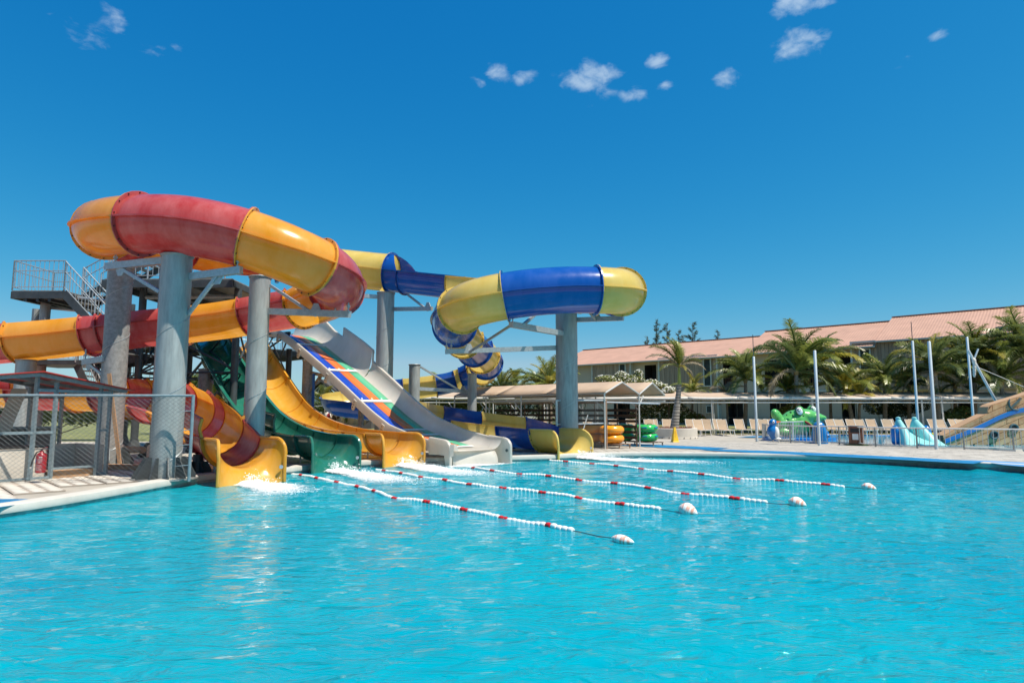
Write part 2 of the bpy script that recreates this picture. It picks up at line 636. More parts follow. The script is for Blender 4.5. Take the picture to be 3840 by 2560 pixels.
# aerated water: white where the churn is dense, clear between
fm_ = bpy.data.materials.new('foam_sheet')
fm_.use_nodes = True
nt = fm_.node_tree
_b = nt.nodes['Principled BSDF']
_b.inputs['Base Color'].default_value = (.86, .90, .91, 1)
_b.inputs['Roughness'].default_value = .5
_at = nt.nodes.new('ShaderNodeAttribute')
_at.attribute_name = 'churn'
_tc = nt.nodes.new('ShaderNodeTexCoord')
_n = nt.nodes.new('ShaderNodeTexNoise')
_n.inputs['Scale'].default_value = 9.0
_n.inputs['Detail'].default_value = 8
_n.inputs['Roughness'].default_value = .7
_n.inputs['Distortion'].default_value = .8
nt.links.new(_tc.outputs['Object'], _n.inputs['Vector'])
_ad = nt.nodes.new('ShaderNodeMath')
_ad.operation = 'ADD'
nt.links.new(_at.outputs['Fac'], _ad.inputs[0])
nt.links.new(_n.outputs['Fac'], _ad.inputs[1])
_mr = nt.nodes.new('ShaderNodeMapRange')
_mr.inputs['From Min'].default_value = .78
_mr.inputs['From Max'].default_value = 1.12
nt.links.new(_ad.outputs[0], _mr.inputs['Value'])
_tr = nt.nodes.new('ShaderNodeBsdfTransparent')
_ms = nt.nodes.new('ShaderNodeMixShader')
nt.links.new(_mr.outputs[0], _ms.inputs[0])
nt.links.new(_tr.outputs[0], _ms.inputs[1])
nt.links.new(_b.outputs[0], _ms.inputs[2])
nt.links.new(_ms.outputs[0], nt.nodes['Material Output'].inputs['Surface'])
M['foam_sheet'] = fm_

# ================================================================== the setting
FX = Vector((.70, -.714, 0)).normalized()          # the way the slides run, towards the pool
SX = Vector((.714, .70, 0)).normalized()           # across them, away from the camera
UP = Vector((0, 0, 1))

edge_px = [(0, 1942), (245, 1903), (480, 1860), (694, 1820), (829, 1803), (1040, 1783), (1180, 1767), (1350, 1752), (1600, 1739), (1850, 1733),
           (2060, 1727), (2240, 1718), (2500, 1716), (2880, 1722), (3200, 1735), (3500, 1748), (3840, 1768)]
raw = [gz(x, y, 0).xy for x, y in edge_px] + [Vector(p) for p in ((16.6, 15.2), (18.4, 10.5), (18.0, 4.0), (14.0, 0.9), (4.0, 0.7),
                                                                  (-5.0, 0.8), (-9.2, 2.6), (-9.4, 6.0), (-8.8, 8.6))]


def spline(pts, per=6, closed=False):
    n = len(pts)
    out = []
    rng_ = range(n) if closed else range(n - 1)
    for i in rng_:
        if closed:
            p0, p1, p2, p3 = pts[i - 1], pts[i], pts[(i + 1) % n], pts[(i + 2) % n]
        else:
            p0 = pts[i - 1] if i > 0 else pts[0] * 2 - pts[1]
            p1, p2 = pts[i], pts[i + 1]
            p3 = pts[i + 2] if i + 2 < n else pts[-1] * 2 - pts[-2]
        for k in range(per):
            t = k / per
            out.append(.5 * ((2 * p1) + (p2 - p0) * t + (2 * p0 - 5 * p1 + 4 * p2 - p3) * t * t + (3 * p1 - p0 - 3 * p2 + p3) * t ** 3))
    if not closed:
        out.append(pts[-1].copy())
    return out


POOL = spline(raw, 4, True)
area2 = sum(POOL[i].x * POOL[(i + 1) % len(POOL)].y - POOL[(i + 1) % len(POOL)].x * POOL[i].y for i in range(len(POOL)))
if area2 < 0:
    POOL.reverse()


def offset_loop(loop, d):
    out = []
    n = len(loop)
    for i in range(n):
        t = (loop[(i + 1) % n] - loop[i - 1]).normalized()
        out.append(loop[i] + Vector((t.y, -t.x)) * d)
    return out


PN = np.array([(p.x, p.y) for p in POOL])


def pool_dist(x, y):
    """signed: positive outside the pool"""
    d = np.hypot(PN[:, 0] - x, PN[:, 1] - y).min()
    inside = False
    n = len(PN)
    j = n - 1
    for i in range(n):
        if (PN[i, 1] > y) != (PN[j, 1] > y) and x < (PN[j, 0] - PN[i, 0]) * (y - PN[i, 1]) / (PN[j, 1] - PN[i, 1]) + PN[i, 0]:
            inside = not inside
        j = i
    return -d if inside else d


def sheet_with_hole(name, outer, hole, z, m):
    bm = bmesh.new()
    es = []
    for loop in (outer, hole):
        vs = [bm.verts.new((p[0], p[1], z)) for p in loop]
        es += [bm.edges.new((vs[i], vs[(i + 1) % len(vs)])) for i in range(len(vs))]
    bmesh.ops.triangle_fill(bm, use_beauty=True, use_dissolve=False, edges=es)
    bmesh.ops.recalc_face_normals(bm, faces=bm.faces)
    if bm.faces and sum(f.normal.z for f in bm.faces) < 0:
        bmesh.ops.reverse_faces(bm, faces=bm.faces)
    me = bpy.data.meshes.new(name)
    bm.to_mesh(me)
    bm.free()
    me.materials.append(m)
    o = bpy.data.objects.new(name, me)
    COL.objects.link(o)
    return struct(o)


sheet_with_hole('ground', [(-900, -300), (900, -300), (900, 1500), (-900, 1500)], POOL, DECK - .02, M['soil'])
deck = sheet_with_hole('pool_deck', [(-34, -9), (46, -9), (46, 43.4), (2.0, 43.4), (-2.0, 33.0), (-34, 33.0)], POOL, DECK, M['deck'])
lawn = MB().add([(-120, 33, 0.158), (-2, 33, .158), (2.0, 43.4, .158), (120, 43.4, .158), (120, 160, .158), (-120, 160, .158)],
                [(0, 1, 2, 3, 4, 5)]).build('lawn', M['grass'])
struct(lawn)

# pool walls and coping
n = len(POOL)
mb = MB()
mb.grid([[Vector((p.x, p.y, DECK)) for p in POOL], [Vector((p.x, p.y, -.9)) for p in POOL]], closed=True)
struct(mb.build('pool_wall', M['pool_wall']))
prof = [(-.035, DECK - .085), (-.045, DECK - .04), (-.02, DECK + .035), (.02, DECK + .045), (.34, DECK + .045), (.35, DECK + .0)]
mb = MB()
mb.grid([[Vector((q.x, q.y, z)) for q in offset_loop(POOL, d)] for d, z in prof], closed=True)
struct(mb.build('pool_coping', M['coping'], smooth=True))
mb = MB()
mb.add([(p.x, p.y, -.88) for p in POOL], [tuple(range(n))])
struct(mb.build('pool_floor', M['kid_tile']))

# water with real ripples
gx0, gx1, gy0, gy1 = -10.5, 19.5, .3, 23.6
ys = [gy0]
while ys[-1] < gy1:
    ys.append(ys[-1] + max(.045, min(.11, .011 * ys[-1])))
ys = np.array(ys)
xs = np.arange(gx0, gx1, .085)
X, Y = np.meshgrid(xs, ys)
Z = np.zeros_like(X)
for k in range(64):
    lam = .32 * (9.0 ** rng.random())
    ang = RAD(78) + rng.normal(0, .62)
    kx, ky = math.cos(ang) * 2 * math.pi / lam, math.sin(ang) * 2 * math.pi / lam
    amp = .00150 * lam ** 1.0 * (1.5 if lam < .8 else .9)
    warp = .35 * np.sin(X * .6 + k) + .35 * np.cos(Y * .5 + 2 * k)
    ph = kx * X + ky * Y + rng.random() * 6.28 + warp * (1.5 if lam < 1 else .7)
    env = .65 + .5 * np.sin(X * .31 + k * 1.7 + np.sin(Y * .23 + k))
    Z += amp * env * (np.sin(ph) + .25 * np.sin(2 * ph + .5))
calm = .82 + .38 * np.sin(X * .23 + 1.1 * np.sin(Y * .31)) * np.sin(Y * .27 + .9 * np.sin(X * .19 + 2)) + .16 * np.sin(X * .7 + Y * .5) * np.sin(Y * .63 - X * .3)
Z *= np.clip(calm, .35, 1.35) * np.clip(1.12 - .018 * Y, .75, 1.1)
ny, nx = X.shape
V = np.stack([X, Y, Z], -1).reshape(-1, 3)
i0 = (np.arange(ny - 1)[:, None] * nx + np.arange(nx - 1)[None, :]).reshape(-1)
Fq = np.stack([i0, i0 + 1, i0 + nx + 1, i0 + nx], -1)
me = bpy.data.meshes.new('pool_water')
me.vertices.add(len(V))
me.vertices.foreach_set('co', V.reshape(-1).astype(np.float32))
me.loops.add(Fq.size)
me.loops.foreach_set('vertex_index', Fq.reshape(-1).astype(np.int32))
me.polygons.add(len(Fq))
me.polygons.foreach_set('loop_start', np.arange(0, Fq.size, 4, dtype=np.int32))
me.polygons.foreach_set('use_smooth', np.ones(len(Fq), dtype=bool))
me.update(calc_edges=True)
me.materials.append(M['pool_water'])
water = bpy.data.objects.new('pool_water', me)
COL.objects.link(water)
struct(water)


def wz(x, y):
    i = int(np.clip(np.searchsorted(ys, y), 0, ny - 1))
    j = int(np.clip((x - gx0) / .085, 0, nx - 1))
    return float(Z[i, j])


# pavers of the sunny deck on the far side
ps = .40
pm = MB()
pm.prism([(-.190, -.190), (.190, -.190), (.190, .190), (-.190, .190)], (0, 0, 0), (1, 0, 0), (0, 1, 0), (0, 0, .018))
pm.prism([(-.182, -.182), (.182, -.182), (.182, .182), (-.182, .182)], (0, 0, .0181), (1, 0, 0), (0, 1, 0), (0, 0, .006))
paver_me = pm.mesh('paver', mats=(M['paver'],))
cells = []
for i in range(int((19 - .5) / ps)):
    for j in range(int((31 - 16) / ps)):
        x, y = .6 + i * ps, 16.5 + j * ps + (.2 if i % 2 else 0)
        if abs(x / y) > .86 or pool_dist(x, y) < .56:
            continue
        cells.append((y, x))
cells.sort(key=lambda c: c[0])
rest = MB()
for k, (y, x) in enumerate(cells):
    z = DECK + random.uniform(0.002, .006)
    if k < 300:
        inst('paver', paver_me, deck, (x, y, z))
    else:
        rest.box((x, y, z + .010), (.376, .376, .022))
stuff(rest.build('paver_field', M['paver'], deck))

# round-patterned slabs by the fence and under the slides
tm = MB()
a = .405
tm.prism([(-a, -a), (a, -a), (a, a), (-a, a)], (0, 0, 0), (1, 0, 0), (0, 1, 0), (0, 0, .02))
tm.cm = 1
for cx in (-.27, 0, .27):
    for cy in (-.27, 0, .27):
        r = .115
        tm.prism([(cx + r * math.cos(t * math.pi / 7), cy + r * math.sin(t * math.pi / 7)) for t in range(14)], (0, 0, .0202), (1, 0, 0),
                 (0, 1, 0), (0, 0, .006))
slab_me = tm.mesh('paving_slab', mats=(M['paver_dark'], M['disc']))
ang = math.atan2(FX.y, FX.x)
slabs = []
for i in range(-30, 31):
    for j in range(-30, 31):
        p = Vector((-8, 15, 0)) + FX * i * .84 + SX * j * .84
        if not (-15 < p.x < 1.5 and 8 < p.y < 27) or p.x / p.y < -.86 or pool_dist(p.x, p.y) < .95:
            continue
        if p.x > -3.5 and p.y > 24:
            continue
        slabs.append((p.y, p.x))
slabs.sort()
for y, x in slabs[:290]:
    inst('paving_slab', slab_me, deck, (x, y, DECK + .003 + random.uniform(0, .003)), ang)


def flat(name, pts, m, z):
    mb = MB()
    mb.add([(*gz(px, py, z).xy, z) for px, py in pts], [tuple(range(len(pts)))])
    o = mb.build(name, m)
    bm = bmesh.new()
    bm.from_mesh(o.data)
    bmesh.ops.triangulate(bm, faces=bm.faces)
    if sum(f.normal.z for f in bm.faces) < 0:
        bmesh.ops.reverse_faces(bm, faces=bm.faces)
    bm.to_mesh(o.data)
    bm.free()
    return struct(o)


zs = DECK + .044
flat('painted_stripe', [(2150, 1656), (2330, 1661), (2480, 1667), (2735, 1679), (2660, 1685), (2480, 1677), (2330, 1669), (2150, 1662)],
     M['stripe_blue'], zs)
flat('painted_stripe', [(2625, 1687), (2700, 1684), (2900, 1690), (3060, 1697), (3400, 1713), (3690, 1730), (3650, 1738), (3400, 1724),
                        (3060, 1707), (2900, 1700)], M['stripe_blue'], zs + .004)
flat('painted_stripe', [(3540, 1723), (3700, 1726), (4000, 1741), (4000, 1762), (3760, 1742), (3690, 1731)], M['stripe_pale'], zs)
flat('painted_stripe', [(2760, 1638), (2830, 1634), (2920, 1634), (2920, 1640), (2830, 1639)], M['stripe_blue'], zs)
flat('painted_stripe', [(-300, 1868), (80, 1870), (178, 1871), (100, 1884), (0, 1902), (-300, 1945)], M['stripe_blue'], zs - .012)

# ================================================================== lane ropes and buoys
fm = MB()
fm.lathe([(.018, -.050), (.037, -.046), (.045, -.02), (.045, .02), (.037, .046), (.018, .050)], 10)
for i, v in enumerate(fm.v):
    fm.v[i] = (v[2], v[0], v[1])
float_w = fm.mesh('float', smooth=True, mats=(M['float_white'],))
float_r = fm.mesh('float', smooth=True, mats=(M['float_red'],))
ROPES = [((1040, 1768), (2170, 1995), (2335, 2030), 'lane rope starting beside the front orange slide, nearest the camera', 'nearest'),
         ((1405, 1762), (2482, 1914), (2580, 1924), 'lane rope starting by the green slide, second from the camera', 'second'),
         ((1745, 1752), (2880, 1887), (2990, 1894), 'lane rope starting before the white slide, third from the camera', 'third'),
         ((2010, 1722), (3172, 1827), (3258, 1833), 'lane rope starting at the blue and yellow slide exit, farthest from the camera', 'farthest')]
BL = ['flattened pink-streaked buoy at the end of the nearest lane rope', 'tall pink-streaked buoy at the end of the second lane rope',
      'rounded pale buoy at the end of the third lane rope', 'smallest pale buoy at the end of the farthest lane rope']
for k, (a, b, c, lab, which) in enumerate(ROPES):
    A, B, Cc = gz(*a, 0), gz(*b, 0), gz(*c, 0)
    L = (B - A).length
    t = (B - A).normalized()
    s_ = Vector((-t.y, t.x, 0))
    root = thing('lane_rope', lab, 'lane rope', A, 'lane ropes floating in the pool')
    nf = int(L / .108)
    line = []
    for i in range(nf):
        u = i / nf
        p = A + t * (i * .108 + .05) + s_ * (.16 * math.sin(u * 7 + k * 2) * math.sin(math.pi * u) + .05 * math.sin(u * 19 + k))
        p.z = wz(p.x, p.y) + .012 - .024 * max(0, math.sin(u * 23 + k)) + random.uniform(-.004, .004)
        line.append(p)
        red = (i % 10) in (3, 4) if u < .96 else False
        inst('float', float_r if red else float_w, root, p - A, math.atan2(t.y, t.x) + random.uniform(-.08, .08))
    line.append(B + Vector((0, 0, .01)))
    MB().tube([p + Vector((0, 0, .0)) for p in line[::3]] + [B + (Cc - B) * .5 + Vector((0, 0, .005)), Cc + Vector((0, 0, .03))], .006, 5).build('cord', M['rope'], root)
    d = (Cc - EYE).length
    h = [.07, .13, .115, .10][k]
    ln = [.17, .17, .16, .155][k]
    mb = MB()
    prof = []
    for i in range(13):
        q = i / 12
        prof.append((max(.0005, math.sin(math.pi * q) ** .75 * (1 - .28 * (q - .4))), q))
    rows = []
    for r, q in prof:
        rows.append([Vector((-ln + 2 * ln * q, h * 1.05 * r * math.cos(j * math.pi / 8), h * r * math.sin(j * math.pi / 8))) for j in range(16)])
    mb.grid(rows, closed=True)
    o = mb.build('buoy', M['buoy'], smooth=True)
    o.location = Cc + Vector((0, 0, h * .35 if k else .02))
    o.rotation_euler = (random.uniform(-.2, .2), RAD([4, 14, 10, 8][k]), math.atan2(t.y, t.x) + .25)
    tag(o, BL[k], 'buoy', 'buoys at the lane rope ends')

# ================================================================== water slides
BOLT = MB().rod((0, 0, -.045), (0, 0, .045), .021, 6).mesh('bolts', mats=(M['bolt'],))


class Path:
    def __init__(s, pts, per=14):
        s.pts = [Vector(p) for p in pts]
        s.per = per
        s.P = spline(s.pts, per)

    def pos(s, u):
        x = max(0.0, min(len(s.pts) - 1.0, u)) * s.per
        i = int(min(x, len(s.P) - 2))
        return s.P[i].lerp(s.P[i + 1], x - i)

    def frame(s, u, flat=0.0):
        e = .04
        t = (s.pos(u + e) - s.pos(u - e)).normalized()
        side = t.cross(UP).normalized()
        return s.pos(u), t, side, side.cross(t).normalized()


def rot2(side, up, roll):
    c, q = math.cos(roll), math.sin(roll)
    return side * c + up * q, up * c - side * q


def flume_section(root, path, u0, u1, R, m, a0=(0, 0), a1=(0, 0), roll=None, name='flume_section', ring0=True, ring1=True, bolts=True, lip=.085):
    """one moulded piece of flume: trough below the side flange, walls above it reaching aR / aL degrees up each side"""
    k = max(3, int((path.pos(u1) - path.pos(u0)).length / .22) + 2)
    k = max(k, int((u1 - u0) * 7) + 2)
    N = 28
    mb = MB()
    rows, fl_r, fl_l = [], [], []
    roll = roll or (lambda u: 0.0)

    def prof(u, f, rr, nn=N):
        p, t, sd, up = path.frame(u)
        sd, up = rot2(sd, up, roll(u))
        hi = a0[0] + (a1[0] - a0[0]) * f
        lo = -180 - (a0[1] + (a1[1] - a0[1]) * f)
        return [p + sd * (rr * math.cos(RAD(hi + (lo - hi) * j / nn))) + up * (rr * math.sin(RAD(hi + (lo - hi) * j / nn))) for j in range(nn + 1)]

    for i in range(k):
        f = i / (k - 1)
        u = u0 + (u1 - u0) * f
        rows.append(prof(u, f, R))
        p, t, sd, up = path.frame(u)
        sd, up = rot2(sd, up, roll(u))
        fl_r.append([p + sd * (R - .005) + up * .015, p + sd * (R + lip) + up * .015, p + sd * (R + lip) - up * .02, p + sd * (R - .005) - up * .02])
        fl_l.append([p - sd * (R - .005) + up * .015, p - sd * (R + lip) + up * .015, p - sd * (R + lip) - up * .02, p - sd * (R - .005) - up * .02])
    mb.grid(rows)
    o = mb.build(name, m, root, smooth=True)
    mb = MB()
    mb.grid(fl_r, closed=True)
    mb.grid([list(reversed(r)) for r in fl_l], closed=True)
    for uu, f, on in ((u0, 0, ring0), (u1, 1, ring1)):
        if not on:
            continue
        du = .028 / max(.05, (path.pos(min(uu + .05, len(path.pts) - 1)) - path.pos(max(uu - .05, 0))).length / .1)
        q0, q1 = (uu, uu + du) if f == 0 else (uu - du, uu)
        A, B = prof(q0, f, R - .01), prof(q0, f, R + .085)
        C_, D = prof(q1, f, R + .085), prof(q1, f, R - .01)
        mb.grid([A, B, C_, D])
    fo = mb.build('flange', m, o, smooth=False)
    if bolts:
        bb = MB()
        for uu, f, on in ((u0, 0, ring0), (u1, 1, ring1)):
            if not on:
                continue
            nb = 15 if (a0[0] + a0[1]) > 100 else 11
            pr = prof(uu, f, R + .045, nb * 2)
            p, t, sd, up = path.frame(uu)
            for j in range(1, nb * 2, 2):
                bb.rod(pr[j] - t * .045, pr[j] + t * .045, .017, 6)
        if bb.v:
            stuff(bb.build('bolts', M['bolt'], o))
    return o


def exit_piece(root, E, f, zf, R, L, m, w, zb=-.12, name='exit_lip', badge=True, round_=.34):
    """last piece of a flume: trough that flares into a broad lip standing in the water; E is the middle of the lip"""
    sd = Vector((f.y, -f.x, 0))
    N, K = 32, 22
    rows = []
    for i in range(K + 1):
        a = L * i / K
        a = L * (1 - (1 - i / K) ** 1.25)
        p = Vector((E.x, E.y, 0)) - f * (L - a)
        e = max(0.0, (a - (L - .62)) / .62)
        mfl = e ** 2.6
        x = max(0.0, a - (L - round_))
        ztop = zf - (round_ - math.sqrt(max(0, round_ * round_ - x * x)))
        row = []
        for j in range(N + 1):
            ph = -math.pi * j / N
            cx, cz = R * math.cos(ph), zf + R * math.sin(ph)
            q = j / N
            if q < .33:
                tx, tz = w, zf + (zb - zf) * q / .33
            elif q > .67:
                tx, tz = -w, zf + (zb - zf) * (1 - q) / .33
            else:
                tx, tz = w - 2 * w * (q - .33) / .34, zb
            X = cx + (tx - cx) * mfl
            Zv = cz + (tz - cz) * mfl
            Zv = zb + (Zv - zb) * (ztop - zb) / (zf - zb)
            row.append(p + sd * X + UP * Zv)
        rows.append(row)
    mb = MB()
    mb.grid(rows)
    o = mb.build(name, m, root, smooth=True, solid=.03, off=0)
    # rolled edge along the rim and down the lip
    for s_ in (1, -1):
        pts = []
        for row in rows:
            b = row[0] if s_ == 1 else row[-1]
            pts.append(b + sd * s_ * .012)
        last = rows[-1][:N // 3] if s_ == 1 else list(reversed(rows[-1]))[:N // 3]
        pts += list(last[1:])
        MB().tube(pts, .042, 8).build('rolled_rim', m, o, smooth=True)
    # start flange
    mb = MB()
    p = Vector((E.x, E.y, 0)) - f * (L - .01)
    ring = []
    for rr, df in ((R, 0), (R + .085, 0), (R + .085, .03), (R, .03)):
        ring.append([p + f * df + sd * (rr * math.cos(-math.pi * j / N)) + UP * (zf + rr * math.sin(-math.pi * j / N)) for j in range(N + 1)])
    mb.grid(ring)
    mb.build('flange', m, o)
    if badge:
        c = Vector((E.x, E.y, 0)) - sd * (w - .10) + f * .005 + UP * .36
        mb = MB()
        mb.prism([(.05 * math.cos(t * math.pi / 7), .045 * math.sin(t * math.pi / 7)) for t in range(14)], c, sd, UP, f * .022)
        mb.build('badge', M['galv_light'], o)
    return o


def foam(name, label, E, f, n, length, width, seed, h=.22):
    """churned white water where a slide runs into the pool: a broken foam sheet with spray above it"""
    r = random.Random(seed)
    sd = Vector((f.y, -f.x, 0))
    root = thing(name, label, 'foam', E)
    na, nw = 70, 26
    rows, churn = [], []
    for i in range(na + 1):
        q = i / na
        row = []
        for j in range(nw + 1):
            v = j / nw * 2 - 1
            wv = width * (.55 + .75 * q) * v + .25 * q * math.sin(q * 5 + seed)
            c = E + f * (q * length - .12) + sd * wv
            nz_ = mnoise.noise(Vector((c.x * 2.2, c.y * 2.2, seed))) + .6 * mnoise.noise(Vector((c.x * 6, c.y * 6, seed)))
            env = (1 - q) ** .55 * (1 - abs(v) ** 2.2)
            bump = h * .55 * env * max(0, 1 - q * 1.9) * (.55 + .6 * nz_)
            c.z = wz(c.x, c.y) + .012 + max(-.02, bump) + .012 * nz_ * env
            row.append(c)
            churn.append(.74 * env ** .7 + .12 * nz_ * env - (.25 if abs(v) > .95 or i in (0, na) else 0))
        rows.append(row)
    o = MB().grid(rows).build('foam_sheet', M['foam_sheet'], root, smooth=True)
    at_ = o.data.attributes.new('churn', 'FLOAT', 'POINT')
    at_.data.foreach_set('value', churn)
    o['kind'] = 'stuff'
    mb = MB()
    for i in range(int(n * .55)):
        q = r.random() ** 1.9
        a = q * length
        wv = width * (.30 + .60 * q) * r.gauss(0, .45)
        c = E + f * (a - .08) + sd * wv
        cl = mnoise.noise(Vector((c.x * 3, c.y * 3, seed)))
        if cl < -.1 + .5 * q and r.random() < .8:
            continue
        hh = h * (1 - q) ** 2 * r.random() ** 1.6 + .02
        if r.random() < .05:
            hh += h * .9 * r.random() * (1 - q)
        c.z = wz(c.x, c.y) + hh
        s_ = .004 + .011 * r.random() ** 2.5
        vs = [c + Vector((s_, 0, 0)), c - Vector((s_, 0, 0)), c + Vector((0, s_, 0)), c - Vector((0, s_, 0)), c + Vector((0, 0, s_)), c - Vector((0, 0, s_))]
        mb.add(vs, [(0, 2, 4), (2, 1, 4), (1, 3, 4), (3, 0, 4), (2, 0, 5), (1, 2, 5), (3, 1, 5), (0, 3, 5)])
    stuff(mb.build('spray', M['foam'], root, smooth=True))
    return stuff(root)


def sheet_of_water(root, E, f, zf, R, L, w):
    """thin running water on the floor of the last piece"""
    return None


# ---- red and yellow slide ------------------------------------------------
RY_R = .70
ry = thing('red_and_yellow_slide', 'red and yellow tube slide looping high over columns and ending in an orange exit', 'water slide', gz(660, 1790))
E1 = gz(945, 1815, 0)
ryp = [at(1080, 968, 23.2), at(960, 962, 22.2), at(800, 942, 20.8), at(600, 902, 19.1), at(445, 876, 17.3), at(392, 856, 15.9), at(505, 842, 15.05),
       at(690, 846, 14.75), at(905, 890, 14.9), at(1105, 962, 15.25), at(1235, 1030, 16.1), at(1262, 1086, 17.6), at(1175, 1130, 19.0),
       at(1010, 1160, 19.7), at(820, 1190, 20.0), at(560, 1217, 20.0), at(300, 1250, 20.0), at(30, 1277, 20.0), at(-300, 1310, 20.6),
       at(-560, 1345, 22.5), at(-540, 1385, 25.5), at(-320, 1420, 26.4), at(-40, 1455, 24.5), at(160, 1464, 22.9), at(360, 1466, 22.1),
       at(490, 1484, 21.2), at(628, 1508, 19.3)]
endp = E1 - FX * 1.25
ryp += [(E1 - FX * 4.3) + UP * 1.62, (E1 - FX * 2.9) + UP * 1.33, (E1 - FX * 1.9) + UP * 1.14, endp + UP * 1.03]
P_ry = Path(ryp)
C_, O_ = (90, 90), (0, 0)
R_, Y_ = M['fg_red'], M['fg_yellow']
secs = [(0, 1.0, Y_, C_, C_), (1.0, 1.75, R_, C_, C_), (1.75, 2.5, Y_, C_, C_), (2.5, 3.2, R_, C_, C_), (3.2, 3.75, Y_, C_, C_), (3.75, 4.65, R_, C_, C_),
        (4.65, 6.15, Y_, C_, C_), (6.15, 8.1, R_, C_, C_), (8.1, 9.55, Y_, C_, C_), (9.55, 11.0, R_, C_, C_),
        (11.0, 12.3, Y_, C_, (25, 25)), (12.3, 13.4, R_, (0, 30), (0, 30)), (13.4, 14.5, Y_, (0, 30), (0, 30)),
        (14.5, 15.58, R_, (0, 30), (0, 32)), (15.58, 15.82, R_, (0, 32), (56, 36)),
        (15.82, 16.85, Y_, (56, 36), (56, 40)), (16.85, 18.0, R_, (56, 40), (56, 40)), (18.0, 19.0, Y_, (56, 40), (40, 40)), (19.0, 20.0, R_, (30, 40), (20, 30)), (20, 21.0, Y_, (0, 30), (0, 30)),
        (21.0, 22.0, R_, (0, 30), (0, 30)), (22.0, 22.7, Y_, (0, 30), (0, 30)), (22.7, 23.65, R_, (0, 30), (0, 30)), (23.65, 24.35, Y_, (0, 30), (0, 32)),
        (24.35, 25.0, R_, (0, 32), (0, 36)), (25.0, 25.6, Y_, (0, 36), (0, 40)), (25.6, 26.2, R_, (0, 40), (0, 42)), (26.2, 26.9, Y_, (0, 42), (0, 42)),
        (26.9, 27.35, R_, (0, 42), (0, 42)), (27.35, 28.45, Y_, (0, 42), (0, 14)), (28.45, 30.0, R_, (0, 8), (0, 0))]
for (u0, u1, m, a0, a1) in secs:
    flume_section(ry, P_ry, u0, u1, RY_R, m, a0, a1, roll=(lambda u: -RAD(17) * max(0, min(1, (u - 23.6) / 1.2, (29.6 - u) / 1.6))) if u0 > 23 else None)
exit_piece(ry, E1, FX, 1.03, RY_R, 1.25, M['fg_gold'], .78)

rows = []
for i in range(9):
    s_ = 2.75 - 1.45 * i / 8
    zf = float(np.interp(s_, [1.25, 1.9, 2.9], [1.03, 1.14, 1.33]))
    b_ = E1 - FX * s_ - SX * (RY_R + .03) + UP * (zf + .01)
    top = .46 * min(1, .15 + i / 2.2)
    rows.append([b_, b_ + UP * top * .5 - SX * .06, b_ + UP * top - SX * .01])
g = MB().grid(rows).build('splash_guard', M['fg_red'], ry, smooth=True)
MB().tube([r[2] for r in rows], .03, 6).build('rolled_rim', M['fg_red'], g, smooth=True)
MB().tube(rows[-1], .04, 6).build('rolled_rim', M['fg_gold'], g, smooth=True)

# ---- blue and yellow slide -----------------------------------------------
BY_R = .82
E5 = gz(2160, 1721, 0)
by = thing('blue_and_yellow_slide', 'blue and lemon yellow tube slide with a high loop and a winding descent', 'water slide', at(2130, 1600, 23.5))
bp = [at(1040, 985, 27.2), at(1230, 1000, 27.6), at(1415, 1019, 27.5), at(1590, 1036, 26.8), at(1770, 1056, 26.0), at(1990, 1076, 25.5), at(2180, 1092, 25.0),
      at(2318, 1096, 23.8), at(2305, 1091, 22.4), at(2120, 1088, 22.0), at(1930, 1105, 21.9), at(1770, 1140, 22.3),
      at(1705, 1190, 23.8), at(1715, 1240, 26.3), at(1758, 1288, 28.9), at(1800, 1325, 31.0), at(1822, 1358, 32.6), at(1800, 1385, 34.0), at(1725, 1405, 34.6),
      at(1640, 1426, 34.4), at(1540, 1440, 34.2), at(1440, 1452, 34.2), at(1345, 1468, 34.3)]
bp += [at(1280, 1483, 33.6), at(1284, 1500, 32.2)]
for s_, zf in ((11.2, 1.9), (9.0, 1.62), (6.6, 1.36), (4.4, 1.18), (2.6, 1.08), (1.45, 1.02)):
    bp.append(E5 - FX * s_ + UP * zf)
P_by = Path(bp)
B_, L_ = M['fg_blue'], M['fg_lemon']
secs = [(0, 1.0, B_, C_, C_), (1.0, 2.3, L_, C_, C_), (2.3, 2.62, B_, C_, (0, 20)), (2.62, 3.66, B_, (0, 20), (0, 20)), (3.66, 4.8, L_, (0, 20), (0, 25)),
        (4.8, 6.0, B_, (0, 30), C_), (6.0, 6.8, L_, C_, C_), (6.8, 7.5, B_, C_, C_), (7.5, 8.45, L_, C_, C_), (8.45, 10.2, B_, C_, C_), (10.2, 11.5, L_, C_, C_),
        (11.5, 12.6, B_, (40, 40), (20, 20)), (12.6, 13.6, L_, (20, 20), (20, 20)), (13.6, 14.5, B_, (20, 20), (25, 25)), (14.5, 15.3, L_, (25, 25), (30, 30)),
        (15.3, 16.1, B_, (30, 30), (30, 30)), (16.1, 16.9, L_, (30, 30), (30, 30)), (16.9, 17.8, B_, (30, 30), (20, 20)), (17.8, 18.3, L_, (10, 15), (0, 20)),
        (18.3, 19.1, B_, (0, 20), (0, 20)), (19.1, 20.2, L_, (0, 20), (0, 20)), (20.2, 21.3, B_, (0, 20), (0, 20)), (21.3, 22.5, L_, (0, 20), (0, 20)),
        (22.5, 23.4, L_, (10, 10), (10, 10)), (23.4, 25.0, B_, (0, 10), (0, 24)), (25.0, 26.2, L_, (0, 24), (0, 26)), (26.2, 27.3, B_, (0, 26), (0, 26)), (27.3, 28.6, L_, (0, 26), (0, 24)),
        (28.6, 30.0, B_, (0, 24), (0, 4))]
for (u0, u1, m, a0, a1) in secs:
    flume_section(by, P_by, u0, u1, BY_R, m, a0, a1)
